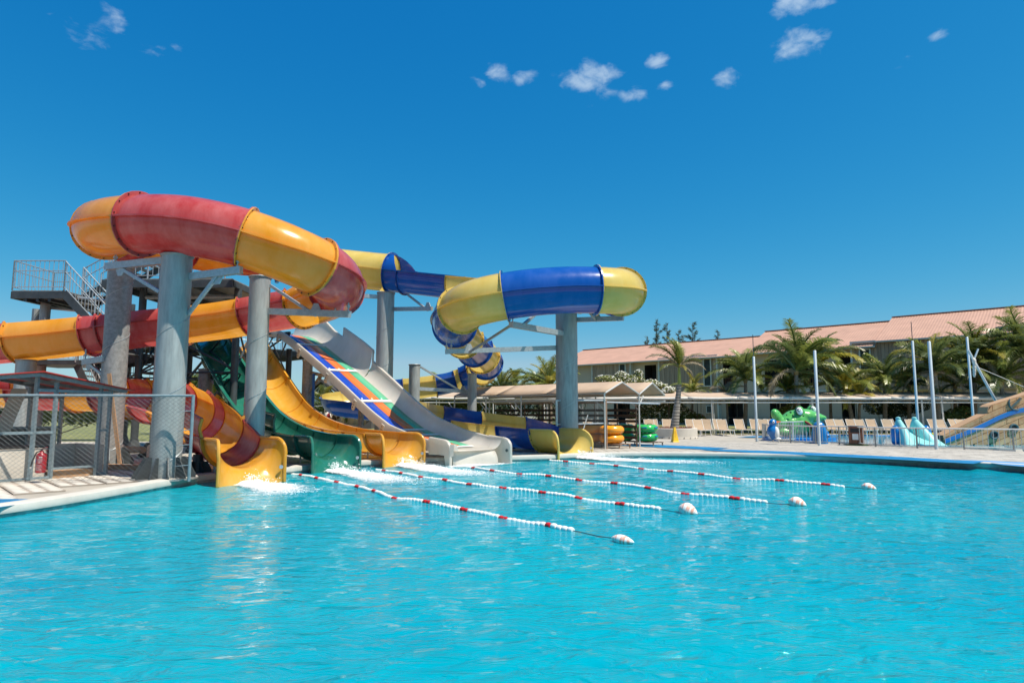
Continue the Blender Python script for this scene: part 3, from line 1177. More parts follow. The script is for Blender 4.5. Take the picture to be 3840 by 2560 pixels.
exit_piece(by, E5, FX, 1.02, BY_R, 1.5, M['fg_lemon'], .93, round_=.5)

# ---- green slide and straight yellow slide ---------------------------------


def straight(root, E, prof, R, m, cuts, wall=None, L=1.2):
    pts = [E - FX * s_ + UP * z for s_, z in reversed(prof)]
    P = Path(pts)
    sv = [s_ for s_, z in reversed(prof)]

    def u_of(s):
        for i in range(len(sv) - 1):
            if sv[i] >= s >= sv[i + 1]:
                return i + (sv[i] - s) / (sv[i] - sv[i + 1])
        return 0.0 if s > sv[0] else len(sv) - 1.0
    for i in range(len(cuts) - 1):
        s0, s1 = cuts[i], cuts[i + 1]
        a = wall(s0) if wall else O_
        b = wall(s1) if wall else O_
        flume_section(root, P, u_of(s0), u_of(s1), R, m, a, b, bolts=i > 2, lip=.10)
    return P


E2 = gz(1262, 1768, 0)
gr = thing('green_slide', 'dark green open slide between the orange exit and the straight yellow slide', 'water slide', E2 - FX * 1.2)
g_prof = [(1.2, .97), (2.2, 1.02), (3.4, 1.16), (5.0, 1.56), (6.4, 2.20), (7.6, 2.90), (8.8, 3.66), (10.0, 4.42), (11.0, 4.98), (12.2, 5.25), (13.2, 5.28)]


def g_wall(s):
    return (58, 10) if 2.6 < s < 3.9 else (0, 0)


straight(gr, E2, g_prof, .66, M['fg_green'], [13.2, 11.9, 10.3, 9.0, 7.6, 6.2, 4.8, 3.8, 2.7, 1.2], None)
# raised splash guard on the near side
mb = MB()
rows = []
for i in range(9):
    s_ = 4.1 - 1.55 * i / 8
    zf = np.interp(s_, [p[0] for p in g_prof], [p[1] for p in g_prof])
    base = E2 - FX * s_ - SX * (.66 + .03) + UP * (zf + .01)
    top = .50 * (1 if 1 < i < 8 else (.05 + .5 * i if i < 2 else 1))
    rows.append([base, base + UP * top * .5 - SX * .05, base + UP * top - SX * .0])
mb.grid(rows)
g = mb.build('splash_guard', M['fg_green'], gr, smooth=True, solid=.04)
mb = MB()
for i in (1, 8):
    mb.tube(rows[i], .035, 6)
mb.tube([r[2] for r in rows], .035, 6)
mb.build('rolled_rim', M['fg_green'], g, smooth=True)
exit_piece(gr, E2, FX, .97, .66, 1.2, M['fg_green'], .74)

E3 = gz(1516, 1747, 0)
yl = thing('yellow_slide', 'straight yellow open slide between the green slide and the white slide', 'water slide', E3 - FX * 1.2)
y_prof = [(1.2, .98), (3.7, 1.06), (5.6, 1.30), (6.8, 1.60), (7.8, 1.98), (8.8, 2.55), (10.0, 3.35), (11.0, 4.02), (12.0, 4.72), (12.9, 5.22), (14.0, 5.30)]
straight(yl, E3, y_prof, .66, M['fg_gold'], [14.0, 12.6, 11.2, 9.7, 8.2, 6.7, 5.2, 3.9, 2.5, 1.2], None)
exit_piece(yl, E3, FX, .98, .66, 1.2, M['fg_gold'], .76)

# ---- wide white slide with three coloured lanes ----------------------------
wh = thing('white_slide', 'wide white slide with blue, orange and green lanes crossed by white bars', 'water slide', gz(1661, 1745, 0))
N0 = gz(1665, 1745, 0)
w_s = [-.0, .8, 1.6, 3.0, 4.05, 5.0, 5.9, 7.0, 7.85, 9.2, 10.6, 11.6, 12.3, 13.0, 14.4]
w_z = [.62, .74, .86, 1.18, 1.62, 2.08, 2.54, 3.08, 3.50, 4.12, 4.76, 5.16, 5.34, 5.42, 5.44]


def wzf(s):
    return float(np.interp(s, w_s, w_z))


def wpt(s, lat, h):
    """place on the white slide: s back from the lip, lat across from the near rim, h above the near rim line"""
    return N0 - FX * s + SX * lat + UP * (wzf(s) + h)


def far_h(s):
    h = .22 + .36 * min(1, max(0, (s - 1.2) / 7.0))
    return h + .35 * min(1, max(0, (s - 10.6) / 1.6))


ss = [x * .3 for x in range(-2, 49)]
cuts = [-.6, 1.5, 3.3, 5.2, 7.35, 9.8, 11.9, 14.4]
for i in range(len(cuts) - 1):
    s0, s1 = cuts[i], cuts[i + 1]
    k = max(5, int((s1 - s0) / .28))
    rows = []
    for j in range(k + 1):
        s = s0 + (s1 - s0) * j / k
        fh = far_h(s)
        if i == 4:
            fh += .46
        row = [wpt(s, -.12, -.30), wpt(s, -.10, -.04), wpt(s, -.08, .045), wpt(s, -.02, .055), wpt(s, .03, .0), wpt(s, .08, -.13), wpt(s, .16, -.16), wpt(s, 1.50, -.16)]
        for q in range(1, 9):
            t_ = q / 8
            row.append(wpt(s, 1.50 + .42 * math.sin(t_ * math.pi / 2), -.16 + (fh + .16) * (1 - math.cos(t_ * math.pi / 2)) ** .9))
        row.append(wpt(s, 2.02, fh + .01))
        row.append(wpt(s, 2.04, fh - .14))
        rows.append(row)
    mb = MB()
    mb.grid(rows)
    o = mb.build('slide_section', M['fg_white'], wh, smooth=True)
    if i == 4:
        mb = MB()
        for s in (s0, s1):
            mb.bar(wpt(s, 1.96, far_h(s) - .02), wpt(s, 1.97, far_h(s) + .47), .05, .06, up=FX)
        mb.build('end_rim', M['fg_white'], o)
    # bolted joint on the near flank
    if i:
        mb = MB()
        c = wpt(s0, -.125, -.30)
        t = (wpt(s0 + .1, 0, 0) - wpt(s0 - .1, 0, 0)).normalized()
        nn = SX.cross(t)
        nn = nn if nn.z < 0 else -nn
        poly = [(-.11, -.24), (-.11, .06), (-.07, .15), (.0, .17), (.07, .15), (.11, .06), (.11, -.24)]
        mb.prism(poly, c + SX * -.03, t, nn, -SX * .03)
        jf = mb.build('joint_flange', M['fg_white'], o)
        bb = MB()
        for v in (-.16, -.05, .06):
            p = c + t * .02 + nn * v - SX * .03
            bb.rod(p, p - SX * .045, .022, 6)
        stuff(bb.build('bolts', M['bolt'], jf))
lanes = [('lane_blue', .18, .62), ('lane_orange', .62, 1.06), ('lane_green', 1.06, 1.48)]
bars = [13.2, 10.65, 7.85, 5.25, 2.95, 2.25, .35]
for li in range(len(bars) - 1):
    s1, s0 = bars[li] - (.10 if li else 0), bars[li + 1] + .08
    for nm, l0, l1 in lanes:
        k = max(2, int((s1 - s0) / .25))
        rows = [[wpt(s0 + (s1 - s0) * j / k, l0, -.137), wpt(s0 + (s1 - s0) * j / k, l1, -.137)] for j in range(k + 1)]
        MB().grid(rows).build('lane_' + 'mat', M[nm], wh, smooth=True, solid=.006)
for b in bars[1:]:
    MB().grid([[wpt(b - .07, .12, -.128), wpt(b - .07, 1.50, -.128)], [wpt(b + .07, .12, -.128), wpt(b + .07, 1.50, -.128)]]).build('joint_bar', M['label_white'], wh, solid=.012)
# exit frame: front step, near fin, far fin
mb = MB()
rows = []
for j in range(9):
    q = j / 8
    a = q * math.pi / 2
    rows.append([N0 + SX * (.02 + 1.6 * i / 10) + FX * (.12 + .3 * math.sin(a) + .32 * (i / 10)) + UP * ((.50 - .03 * i / 10) * math.cos(a) ** .6 - .12 * q) for i in range(11)])
mb.grid(rows)
mb.build('front_step', M['fg_white'], wh, smooth=True, solid=.03)
for lat, s_end, hh in ((-.06, -.42, .82), (2.02, -.95, .84)):
    pts = []
    for j in range(8):
        a = j / 7 * math.pi / 2
        pts.append(N0 + SX * lat - FX * (s_end + .35 - .35 * math.sin(a)) + UP * (hh - .3 + .3 * math.cos(a)))
    pts = [N0 + SX * lat - FX * (s_end + 1.1) + UP * (hh + .06)] + pts + [N0 + SX * lat - FX * s_end + UP * -.12]
    rows = [[p - SX * .07, p + SX * .07] for p in pts]
    inner = [[Vector((p.x, p.y, max(-.12, p.z - .02))) for p in r] for r in rows]
    fin = MB()
    poly = []
    for p in pts:
        d = p - (N0 + SX * lat)
        poly.append((d.dot(FX), p.z))
    poly.append((poly[0][0], .12 if lat > 1 else .30))
    if lat < 1:
        poly.insert(-1, (poly[-2][0] - .22, -.12))
        poly.insert(-1, (poly[-3][0] - .30, .34))
    else:
        poly.insert(-1, (poly[0][0], -.12))
    fin.prism(poly, N0 + SX * (lat - .06), FX, UP, SX * .12)
    fin.build('exit_fin', M['fg_white'], wh, bevel=.04)
c = N0 + SX * (2.02 - .061) + FX * .80 + UP * .42
MB().prism([(.06 * math.cos(t * math.pi / 7), .05 * math.sin(t * math.pi / 7)) for t in range(14)], c, FX, UP, -SX * .012).build('badge', M['ship_iron'], wh)
# foot trusses under the white slide
for s in (3.2, 6.6):
    b = wpt(s, 1.0, -.2)
    MB().rod((b.x, b.y, DECK), b, .11, 10).build('support_leg', M['galv_dark'], wh, smooth=True)

foam('splash', 'foaming splash below the front orange exit', E1 + FX * .05, FX, 5200, 2.6, .85, 3)
foam('splash', 'foaming splash below the green slide exit', E2 + FX * .05, FX, 7600, 4.2, .85, 4, .26)
foam('splash', 'foaming splash below the straight yellow slide exit', E3 + FX * .05, FX, 7600, 4.4, .9, 5, .26)
foam('splash', 'thin line of foam along the white slide lip', N0 + SX * 1.0 + FX * .5, FX, 1600, .7, 2.2, 6, .06)
foam('splash', 'foaming splash below the blue and yellow slide exit', E5 + FX * .05 + SX * .3, (FX + SX * .35).normalized(), 7000, 5.0, 1.0, 7, .26)

# ================================================================== columns


def column(label, base, ztop, r, m='galv', gus=11, seam=True, cap=True, gh=.50, gw=.36):
    root = thing('slide_column', label, 'column', base, 'steel columns carrying the slides')
    n_ = 28
    mb = MB()
    mb.lathe([(r, DECK - .02), (r, ztop)], n_, (base.x, base.y, 0))
    mb.build('shaft', M[m], root, smooth=True)
    if cap:
        mb = MB()
        mb.lathe([(r + .02, ztop - .02), (r + .035, ztop + .01), (r + .02, ztop + .03)], n_, (base.x, base.y, 0))
        mb.build('cap_plate', M['galv_dark'], root)
    if seam:
        mb = MB()
        z = DECK + .6
        while z < ztop - .4:
            pts = [(base.x + (r + .002) * math.cos(t * .12), base.y + (r + .002) * math.sin(t * .12), z + t * .035 * r * 2) for t in range(-40, 14)]
            pts = [p for p in pts if p[2] < ztop - .03 and p[2] > DECK]
            if len(pts) > 3:
                mb.tube(pts, .008, 5)
            z += 1.55
        if mb.v:
            mb.build('weld_seam', M['galv_light'], root)
    for i in range(gus):
        a = 2 * math.pi * (i + .3) / gus
        d = Vector((math.cos(a), math.sin(a), 0))
        MB().prism([(r - .01, 0), (r + gw * .9, 0), (r + gw * .9, .10), (r + .10, gh), (r - .01, gh)], Vector((base.x, base.y, DECK)) + d.cross(UP) * .012, d, UP,
                   -d.cross(UP) * .024).build('gusset', M['steel_dark'], root)
    if gus:
        MB().lathe([(r + gw, DECK), (r + gw, DECK + .035)], 24, (base.x, base.y, 0)).build('base_plate', M['galv_dark'], root)
    return root


def arm(root, p, q, w=.13, h=.17, brace_from=None, brace_at=.7, hang=None, m='galv_light'):
    p, q = Vector(p), Vector(q)
    MB().bar(p, q, w, h).build('support_arm', M[m], root)
    if brace_from is not None:
        e = p.lerp(q, brace_at)
        MB().bar(brace_from, e - UP * (h * .4), .075, .075).build('brace', M[m], root)
        MB().prism([(-.16, 0), (.16, 0), (.07, -.18 if brace_from.z < e.z else .18), (-.07, -.18 if brace_from.z < e.z else .18)],
                   e - UP * (h * .5 if brace_from.z < e.z else -h * .5) + SX * .01, (q - p).normalized(), UP, -SX * .02).build('lug_plate', M[m], root)
    if hang:
        mb = MB()
        for t in hang:
            c = p.lerp(q, t)
            mb.rod(c + UP * (h * .4), c + UP * (h * .5 + .30), .022, 6)
            mb.rod(c + UP * (h * .5 + .1), c + UP * (h * .5 + .15), .05, 6)
        mb.build('hanger', M[m], root)


def cbase(px, d):
    p = at(px, 1540, d)
    return Vector((p.x, p.y, DECK))


c1b = cbase(632, 14.9)
c1 = column('thick grey column rising beside the chain-link fence', c1b, at(663, 962, 14.9).z, .335)
t1 = at(905, 1012, 14.6)
arm(c1, c1b + Vector((.30, 0, at(690, 1062, 14.9).z)), t1, brace_from=Vector((c1b.x + .33, c1b.y, at(690, 1178, 14.9).z)), brace_at=.55, hang=(.92,))
arm(c1, c1b + Vector((-.30, 0, at(605, 1000, 14.9).z)), at(400, 1000, 15.7), brace_from=at(600, 1095, 15.0), brace_at=.75, hang=(.85,))
MB().rod(c1b + UP * (at(663, 962, 14.9).z - .1), c1b + UP * (at(663, 962, 14.9).z + .12), .05).build('hanger', M['galv_light'], c1)
c2b = cbase(955, 17.6)
c2 = column('grey column standing between the orange exit and the green slide', c2b, at(997, 1042, 17.6).z, .28)
MB().rod(c2b + UP * (at(997, 1042, 17.6).z - .1), c2b + UP * (at(997, 1042, 17.6).z + .1), .05).build('hanger', M['galv_light'], c2)
arm(c2, c2b + Vector((.25, 0, at(1008, 1187, 17.6).z)), at(1312, 1178, 16.6), brace_from=Vector((c2b.x + .28, c2b.y, at(1025, 1070, 17.6).z)), brace_at=.6,
    hang=(.83, .98))
c3b = cbase(2127, 25.3)
c3 = column('broad grey column under the blue and yellow loop', c3b, at(2130, 1165, 25.3).z, .43)
arm(c3, c3b + Vector((-.2, -.35, at(2110, 1268, 25.3).z)), at(1916, 1216, 21.9), .18, .20, hang=(.97,))
MB().bar(at(1965, 1215, 22.4), at(2030, 1160, 24.6), .09).build('brace', M['galv_light'], c3)
arm(c3, c3b + Vector((.38, 0, at(2170, 1213, 25.3).z)), at(2338, 1193, 24.2), .15, .18, hang=(.8, .97), brace_from=at(2200, 1160, 24.3), brace_at=.45)
arm(c3, c3b + Vector((-.4, 0, at(2085, 1318, 25.3).z)), at(1670, 1318, 24.0), .13, .18, hang=(.95, .99), brace_from=at(1912, 1222, 22.5), brace_at=.80)
c4b = cbase(1438, 26.9)
c4 = column('tall grey column behind the white slide', c4b, at(1440, 1100, 26.9).z, .36, gus=8)
arm(c4, c4b + Vector((-.3, 0, at(1415, 1126, 26.9).z)), at(1300, 1105, 26.6), .12, .16)
arm(c4, c4b + Vector((.3, 0, at(1465, 1172, 26.9).z)), at(1620, 1157, 25.4), .12, .16, brace_from=at(1530, 1106, 26.6), brace_at=.9)
c5b = cbase(1552, 29.6)
c5 = column('short grey column beside the low blue trough', c5b, at(1554, 1368, 29.6).z, .255, gus=8)
arm(c5, c5b + Vector((.2, 0, at(1580, 1469, 29.6).z)), at(1765, 1468, 31.5), .12, .16, brace_from=Vector((c5b.x + .27, c5b.y, at(1580, 1375, 29.6).z)), brace_at=.85)
c6b = cbase(1770, 31.0)
c6 = column('slim grey column under the winding coil', c6b, at(1771, 1402, 31.0).z, .22, gus=8)
c8b = cbase(418, 18.6)
c8 = column('dark grey column behind the red-roofed shelter', c8b, at(448, 1005, 18.6).z, .33, 'galv_dark')
arm(c8, c8b + Vector((-.1, -.3, at(420, 1368, 18.6).z)), at(315, 1358, 18.9), .14, .17, brace_from=at(405, 1420, 18.4), brace_at=.75, hang=(.95,), m='galv_light')
c9b = cbase(592, 21.5)
c9 = column('grey column hidden behind the thick front column', c9b, at(592, 1000, 21.5).z, .20, 'galv_dark', gus=8)
c11b = cbase(765, 24.0)
c11 = column('short dark column below the upper green slide', c11b, at(766, 1386, 24.0).z, .25, 'galv_dark', gus=8)
arm(c11, c11b + Vector((.2, 0, at(785, 1440, 24.0).z)), at(815, 1440, 23.6), .1, .12)
c7b = cbase(1148, 27.4)
c7 = column('dark column below the white slide', c7b, at(1150, 1352, 27.4).z, .21, 'galv_dark', gus=8)
arm(c7, c7b + Vector((.15, 0, at(1165, 1410, 27.4).z)), at(1215, 1408, 26.6), .1, .13, m='galv_dark', brace_from=at(1155, 1478, 27.3), brace_at=.7)
c12b = cbase(84, 19.8)
c12 = column('grey column behind the shelter at the left edge', c12b, at(90, 1352, 19.8).z, .27, gus=8)
c13b = cbase(590, 18.4)
MB().lathe([(.06, DECK), (.06, at(1168, 1400, 27.0).z)], 12, (at(1172, 1540, 27.0).x, 27.0, 0)).build('pvc_pipe', M['pvc_blue'], c7, smooth=True)
c14 = column('stubby dark leg under the orange exit trough', cbase(752, 16.2), .62, .12, 'steel_dark', gus=6, seam=False, cap=False, gh=.3, gw=.22)
# small struts under the other exits
for root_, E_ in ((gr, E2), (yl, E3), (by, E5), (ry, E1)):
    for lat in (-.25, .25):
        p = E_ - FX * 1.7 + SX * lat
        MB().rod((p.x, p.y, DECK), (p.x, p.y, .42), .03, 8).build('strut', M['galv_light'], root_)

# ================================================================== tower, stairs
BAL = MB().rod((0, 0, 0), (0, 0, 1), .011, 5).mesh('baluster', mats=(M['galv_light'],))


def railing(root, pts, h=1.05, step=.155, post=1.35, mid=True, low=.12, mesh=None, m='galv_light', r=.022, base=None):
    """rails, posts and single balusters along a line of feet"""
    pts = [Vector(p) for p in pts]
    base = wloc(root)
    mesh = mesh or BAL
    MB().tube([p + UP * h for p in pts], r, 8).build('top_rail', M[m], root, smooth=True)
    MB().tube([p + UP * low for p in pts], r * .7, 6).build('bottom_rail', M[m], root, smooth=True)
    if mid:
        MB().tube([p + UP * (h * .66) for p in pts], r * .7, 6).build('mid_rail', M[m], root, smooth=True)
    for a, b in zip(pts[:-1], pts[1:]):
        L = (b - a).length
        n_ = max(1, int(L / step))
        for i in range(n_):
            p = a.lerp(b, (i + .5) / n_)
            inst('baluster', mesh, root, p + UP * low - base, 0, (1, 1, h - low))
        k = max(1, round(L / post))
        for i in range(k + 1):
            p = a.lerp(b, i / k)
            MB().rod(p, p + UP * h, r * 1.15, 8).build('post', M[m], root)


def flight(root, p, q, wv, n_, rail=(True, True), m='steel_dark'):
    p, q, wv = Vector(p), Vector(q), Vector(wv)
    for e in (Vector((0, 0, 0)), wv):
        MB().bar(p + e - UP * .1, q + e - UP * .1, .05, .26).build('stringer', M[m], root)
    for i in range(n_):
        c = p.lerp(q, (i + .5) / n_) + wv * .5
        d = (q - p)
        d.z = 0
        d.normalize()
        MB().bar(c - wv * .48, c + wv * .48, .26, .035, up=UP).build('tread', M['galv_dark'], root)
    for e, on in ((Vector((0, 0, 0)), rail[0]), (wv, rail[1])):
        if on:
            railing(root, [p + e, q + e], 1.05, .17, 1.5)


st = thing('stair_tower', 'galvanised stair with railed landings climbing at the far left', 'staircase', cbase(140, 23.5))
zl = at(150, 1096, 23.0).z
LX0, LX1 = at(45, 1096, 22.6).x, at(268, 1096, 23.0).x
ly0, ly1 = 22.6, 24.6
for j in range(9):
    y = ly0 + (ly1 - ly0) * (j + .5) / 9
    MB().box(((LX0 + LX1) / 2, y, zl - .02), (LX1 - LX0, .20, .04)).build('deck_plank', M['galv_dark'], st)
for (a, b) in (((LX0, ly0), (LX1, ly0)), ((LX0, ly1), (LX1, ly1)), ((LX0, ly0), (LX0, ly1)), ((LX1, ly0), (LX1, ly1))):
    MB().bar((*a, zl - .17), (*b, zl - .17), .08, .26).build('edge_beam', M['steel_dark'], st)
for x in (LX0 + .5, (LX0 + LX1) / 2, LX1 - .5):
    MB().bar((x, ly0, zl - .34), (x, ly1, zl - .34), .1, .12).build('joist', M['steel_dark'], st)
railing(st, [(LX1, ly0, zl), (LX0, ly0, zl), (LX0, ly1, zl), (LX1 - 1.2, ly1, zl)], 1.08)
fa = at(402, 1190, 22.6)
flight(st, (LX1, ly0, zl), (fa.x + .7, ly0, fa.z - 1.05 - .35), (0, .95, 0), 9)
flight(st, (LX1, ly1 - .95, zl), (LX1 + 2.3, ly1 - .95, zl + 1.35), (0, .95, 0), 8)
for px in (140,):
    p = cbase(px, 23.4)
    MB().lathe([(.17, DECK), (.17, zl + .12)], 18, (p.x, p.y, 0)).build('leg', M['galv'], st, smooth=True)
    p2 = cbase(108, 24.4)
    MB().lathe([(.15, DECK), (.15, zl - .4)], 18, (p2.x, p2.y, 0)).build('leg', M['galv'], st, smooth=True)
z2 = at(180, 1368, 24).z
MB().box(((LX0 + LX1) / 2 + .6, 23.6, z2), (2.2, 2.0, .16)).build('landing', M['steel_dark'], st)
railing(st, [(LX1 + .6, 22.6, z2), (LX0 + .9, 22.6, z2)], 1.0, .17)
fl = at(410, 1490, 23.2)
flight(st, (LX1 + .6, 22.7, z2), (fl.x, 22.7, fl.z - .5), (0, .95, 0), 9, m='steel_dark')
flight(st, (LX1 + .4, 23.7, z2), (fa.x + .9, 23.7, fa.z - 1.2), (0, .9, 0), 8, rail=(False, True), m='steel_dark')
MB().rod(at(165, 1104, 23.2), at(405, 1128, 22.8), .055, 8).build('tie_rod', M['galv_light'], st)
MB().rod(at(160, 1152, 23.6), at(290, 1165, 23.6), .05, 8).build('tie_rod', M['galv_light'], st)

tw = thing('slide_tower', 'steel platform tower with braced legs where the slides start', 'tower', cbase(700, 26))


def slab(root, c, lx, ly, z, ax=FX, name='platform', planks=7):
    bx = ax
    byv = Vector((-ax.y, ax.x, 0))
    for j in range(planks):
        o_ = c + byv * (ly * ((j + .5) / planks - .5))
        MB().bar(Vector((o_.x, o_.y, z)) - bx * lx / 2, Vector((o_.x, o_.y, z)) + bx * lx / 2, ly / planks - .02, .05, up=UP).build('deck_plank', M['galv_dark'], root)
    for s_ in (-.5, -.17, .17, .5):
        o_ = c + bx * lx * s_
        MB().bar(Vector((o_.x, o_.y, z - .14)) - byv * ly / 2, Vector((o_.x, o_.y, z - .14)) + byv * ly / 2, .10, .22, up=UP).build('joist', M['steel_dark'], root)
    for s_ in (-.5, .5):
        o_ = c + byv * ly * s_
        MB().bar(Vector((o_.x, o_.y, z - .17)) - bx * (lx / 2 + .05), Vector((o_.x, o_.y, z - .17)) + bx * (lx / 2 + .05), .12, .28, up=UP).build('edge_beam', M['steel_dark'], root)


# lower platform for the three straight slides
lo_c = (E2 - FX * 13.2 + wpt(14.4, 1.0, 0)) * .5 - FX * 1.4
lo_c.z = 0
slab(tw, lo_c, 3.2, 7.4, 4.62, FX)
# upper platform for the two tube slides
up_c = Vector((-12.4, 25.4, 0))
slab(tw, up_c, 4.6, 5.4, 6.42, Vector((1, 0, 0)))
legs = [(510, 23.6, 6.3), (470, 27.5, 6.3), (872, 23.4, 6.3), (935, 27.5, 6.3), (700, 28.8, 4.5), (820, 30.5, 4.5), (1010, 31.0, 4.5), (1076, 29.0, 4.5), (620, 25.8, 6.3)]
LP = []
for px, d, z in legs:
    b = cbase(px, d)
    LP.append((b, z))
    MB().lathe([(.13, DECK), (.13, z)], 16, (b.x, b.y, 0)).build('leg', M['steel_dark'], tw, smooth=True)
    MB().lathe([(.24, DECK + .02), (.30, DECK + .04), (.14, DECK + .5)], 8, (b.x, b.y, 0)).build('foot', M['steel_dark'], tw)


def tie(i, j, z0, z1, r=.04, m='steel_dark'):
    a, b = LP[i][0], LP[j][0]
    MB().rod((a.x, a.y, z0), (b.x, b.y, z1), r, 6).build('brace', M[m], tw)


for (i, j) in ((0, 2), (1, 3), (0, 1), (2, 3), (2, 4), (4, 5), (5, 7), (6, 7), (3, 6), (0, 8), (8, 4)):
    tie(i, j, 3.1, 3.1)
    tie(i, j, 3.1, 5.2)
    tie(i, j, 5.0, 3.2)
    tie(i, j, 3.0, 1.2, .035)
    tie(i, j, 5.25, 5.25, .055)
tie(0, 2, 5.9, 5.9, .08, 'galv')
tie(0, 8, 4.4, 5.9, .06, 'galv')
railing(tw, [Vector((up_c.x - 2.2, up_c.y - 2.6, 6.45)), Vector((up_c.x + 2.0, up_c.y - 2.6, 6.45))], 1.0, .2)
b0 = lo_c - FX * 1.5
railing(tw, [Vector((b0.x, b0.y, 4.65)) - SX * 3.6, Vector((b0.x, b0.y, 4.65)) + SX * 3.6], 1.05, .17)
b1 = lo_c + SX * 3.6
railing(tw, [Vector((b1.x, b1.y, 4.65)) - FX * 1.5, Vector((b1.x, b1.y, 4.65)) + FX * 1.1], 1.05, .16)
wl0 = at(480, 1455, 25)
wl1 = at(575, 1455, 25)
railing(tw, [wl0, wl1], .9, .25, m='steel_dark')

# ================================================================== chain-link fences


def chainlink(root, A, B, z0, z1, pitch=.115, r=.0032, name='wire_mesh', m='wire'):
    A, B = Vector(A), Vector(B)
    L = (B - A).length
    t = (B - A).normalized()
    H = z1 - z0
    nrm = Vector((-t.y, t.x, 0))
    mb = MB()
    for sgn in (1, -1):
        c = -H * 1.25 if sgn == 1 else 0
        while c < L + (0 if sgn == 1 else H * 1.25):
            # x = c + sgn*z*1.25
            za, zb = 0.0, H
            xa, xb = c, c + sgn * H * 1.25
            if sgn == 1:
                if xa < 0:
                    za = -xa / 1.25
                    xa = 0
                if xb > L:
                    zb = (L - c) / 1.25
                    xb = L
            else:
                if xa > L:
                    za = (xa - L) / 1.25
                    xa = L
                if xb < 0:
                    zb = c / 1.25
                    xb = 0
            if zb > za + .02:
                p = A + t * xa
                q = A + t * xb
                o_ = nrm * sgn * r
                mb.rod(Vector((p.x, p.y, z0 + za)) + o_, Vector((q.x, q.y, z0 + zb)) + o_, r, 4)
            c += pitch
    return stuff(mb.build(name, M[m], root))


fA, fB = Vector((-12.6, 13.05, 0)), Vector((-7.17, 14.45, 0))
fe = thing('chain_link_fence', 'chain-link fence with a pale top rail in front of the shelter', 'fence', (fB.x, fB.y, DECK))
MB().rod((fA.x, fA.y, 2.02), (fB.x, fB.y, 2.04), .028, 8).build('top_rail', M['paint_grey'], fe, smooth=True)
MB().rod((fB.x, fB.y, DECK), (fB.x, fB.y, 2.06), .036, 8).build('post', M['paint_grey'], fe, smooth=True)
chainlink(fe, fA, fB, .22, 2.02, .115, .0024)
mb = MB()
for z in (.5, .95, 1.28, 1.70):
    mb.rod((fB.x - .32, fB.y - .05, z - .02), (fB.x + .03, fB.y - .02, z + .01), .008, 5)
stuff(mb.build('tie_wire', M['galv_light'], fe))
nrm = Vector((-.25, .97, 0))

# ================================================================== shelter with the red roof
sh = thing('shelter', 'steel-framed shelter with a thin red roof and low plaster walls', 'shelter', gz(250, 1795))
sA = gz(110, 1806)
sD = gz(394, 1783)
ax = (sD - sA)
ax.z = 0
ax.normalize()
bk = Vector((-ax.y, ax.x, 0))                       # back, away from the camera
hz = 2.28


def SP(u, v, z):
    return Vector((sA.x, sA.y, 0)) + ax * u + bk * v + UP * z


uB, uC, uD = (gz(196, 1801) - sA).dot(ax), (gz(357, 1786) - sA).dot(ax), (sD - sA).dot(ax)
ridge_z, eave_z = 2.56, 2.20
for u, v, z in ((0, 0, 2.5), (uB, 0, 2.35), (uC, 0, 2.28), (uD, 0, 2.25), (-2.2, 0, 2.25), (0, 2.4, 2.5), (uD, 2.4, 2.25), (.85, 2.4, 2.3), (-2.2, 2.4, 2.3), (-.9, 2.4, 2.3)):
    MB().bar(SP(u, v, DECK), SP(u, v, z), .07, .07).build('post', M['paint_grey'], sh)
for (a, b) in (((0, 0, .0), (uB, 0, .0)),):
    MB().bar(SP(-2.2, 0, 1.22), SP(uB, 0, 1.22), .05, .06).build('mid_rail', M['paint_grey'], sh)
MB().bar(SP(uC, 0, 1.24), SP(uD, 0, 1.24), .05, .05).build('mid_rail', M['paint_grey'], sh)
MB().bar(SP(uC, 0, .22), SP(uD, 0, .22), .05, .05).build('bottom_rail', M['paint_grey'], sh)
MB().bar(SP(uB, 0, .40), SP(uC, 0, .40), .05, .05).build('bottom_rail', M['paint_grey'], sh)
MB().bar(SP(-2.2, 0, .22), SP(uB, 0, .22), .05, .05).build('bottom_rail', M['paint_grey'], sh)
MB().bar(SP(0, 0, 2.16), SP(uD + .05, 0, 2.14), .06, .07).build('cross_beam', M['paint_grey'], sh)
MB().bar(SP(-2.2, 2.4, 2.05), SP(uD, 2.4, 2.05), .06, .07).build('cross_beam', M['paint_grey'], sh)
MB().bar(SP(-2.2, 2.4, 1.28), SP(uD, 2.4, 1.28), .05, .06).build('mid_rail', M['paint_grey'], sh)
eR = uD + .32
for v in (-.12, 1.2, 2.5):
    MB().bar(SP(0, v, ridge_z - .06), SP(eR, v, eave_z - .02), .05, .08).build('rafter', M['paint_grey'], sh)
    MB().bar(SP(0, v, ridge_z - .06), SP(-2.9, v, eave_z - .06), .05, .08).build('rafter', M['paint_grey'], sh)
for u, z in ((.7, 2.41), (-1.2, 2.37), (eR - .1, 2.17)):
    MB().bar(SP(u, -.15, z), SP(u, 2.6, z), .05, .06).build('purlin', M['paint_grey'], sh)
mb = MB()
mb.grid([[SP(-3.1, -.28, eave_z - .05), SP(-3.1, 2.8, eave_z - .05)], [SP(0, -.28, ridge_z + .01), SP(0, 2.8, ridge_z + .01)], [SP(eR + .10, -.28, eave_z + .0), SP(eR + .10, 2.8, eave_z + .0)]])
mb.build('roof', M['roof_red'], sh, solid=.022)


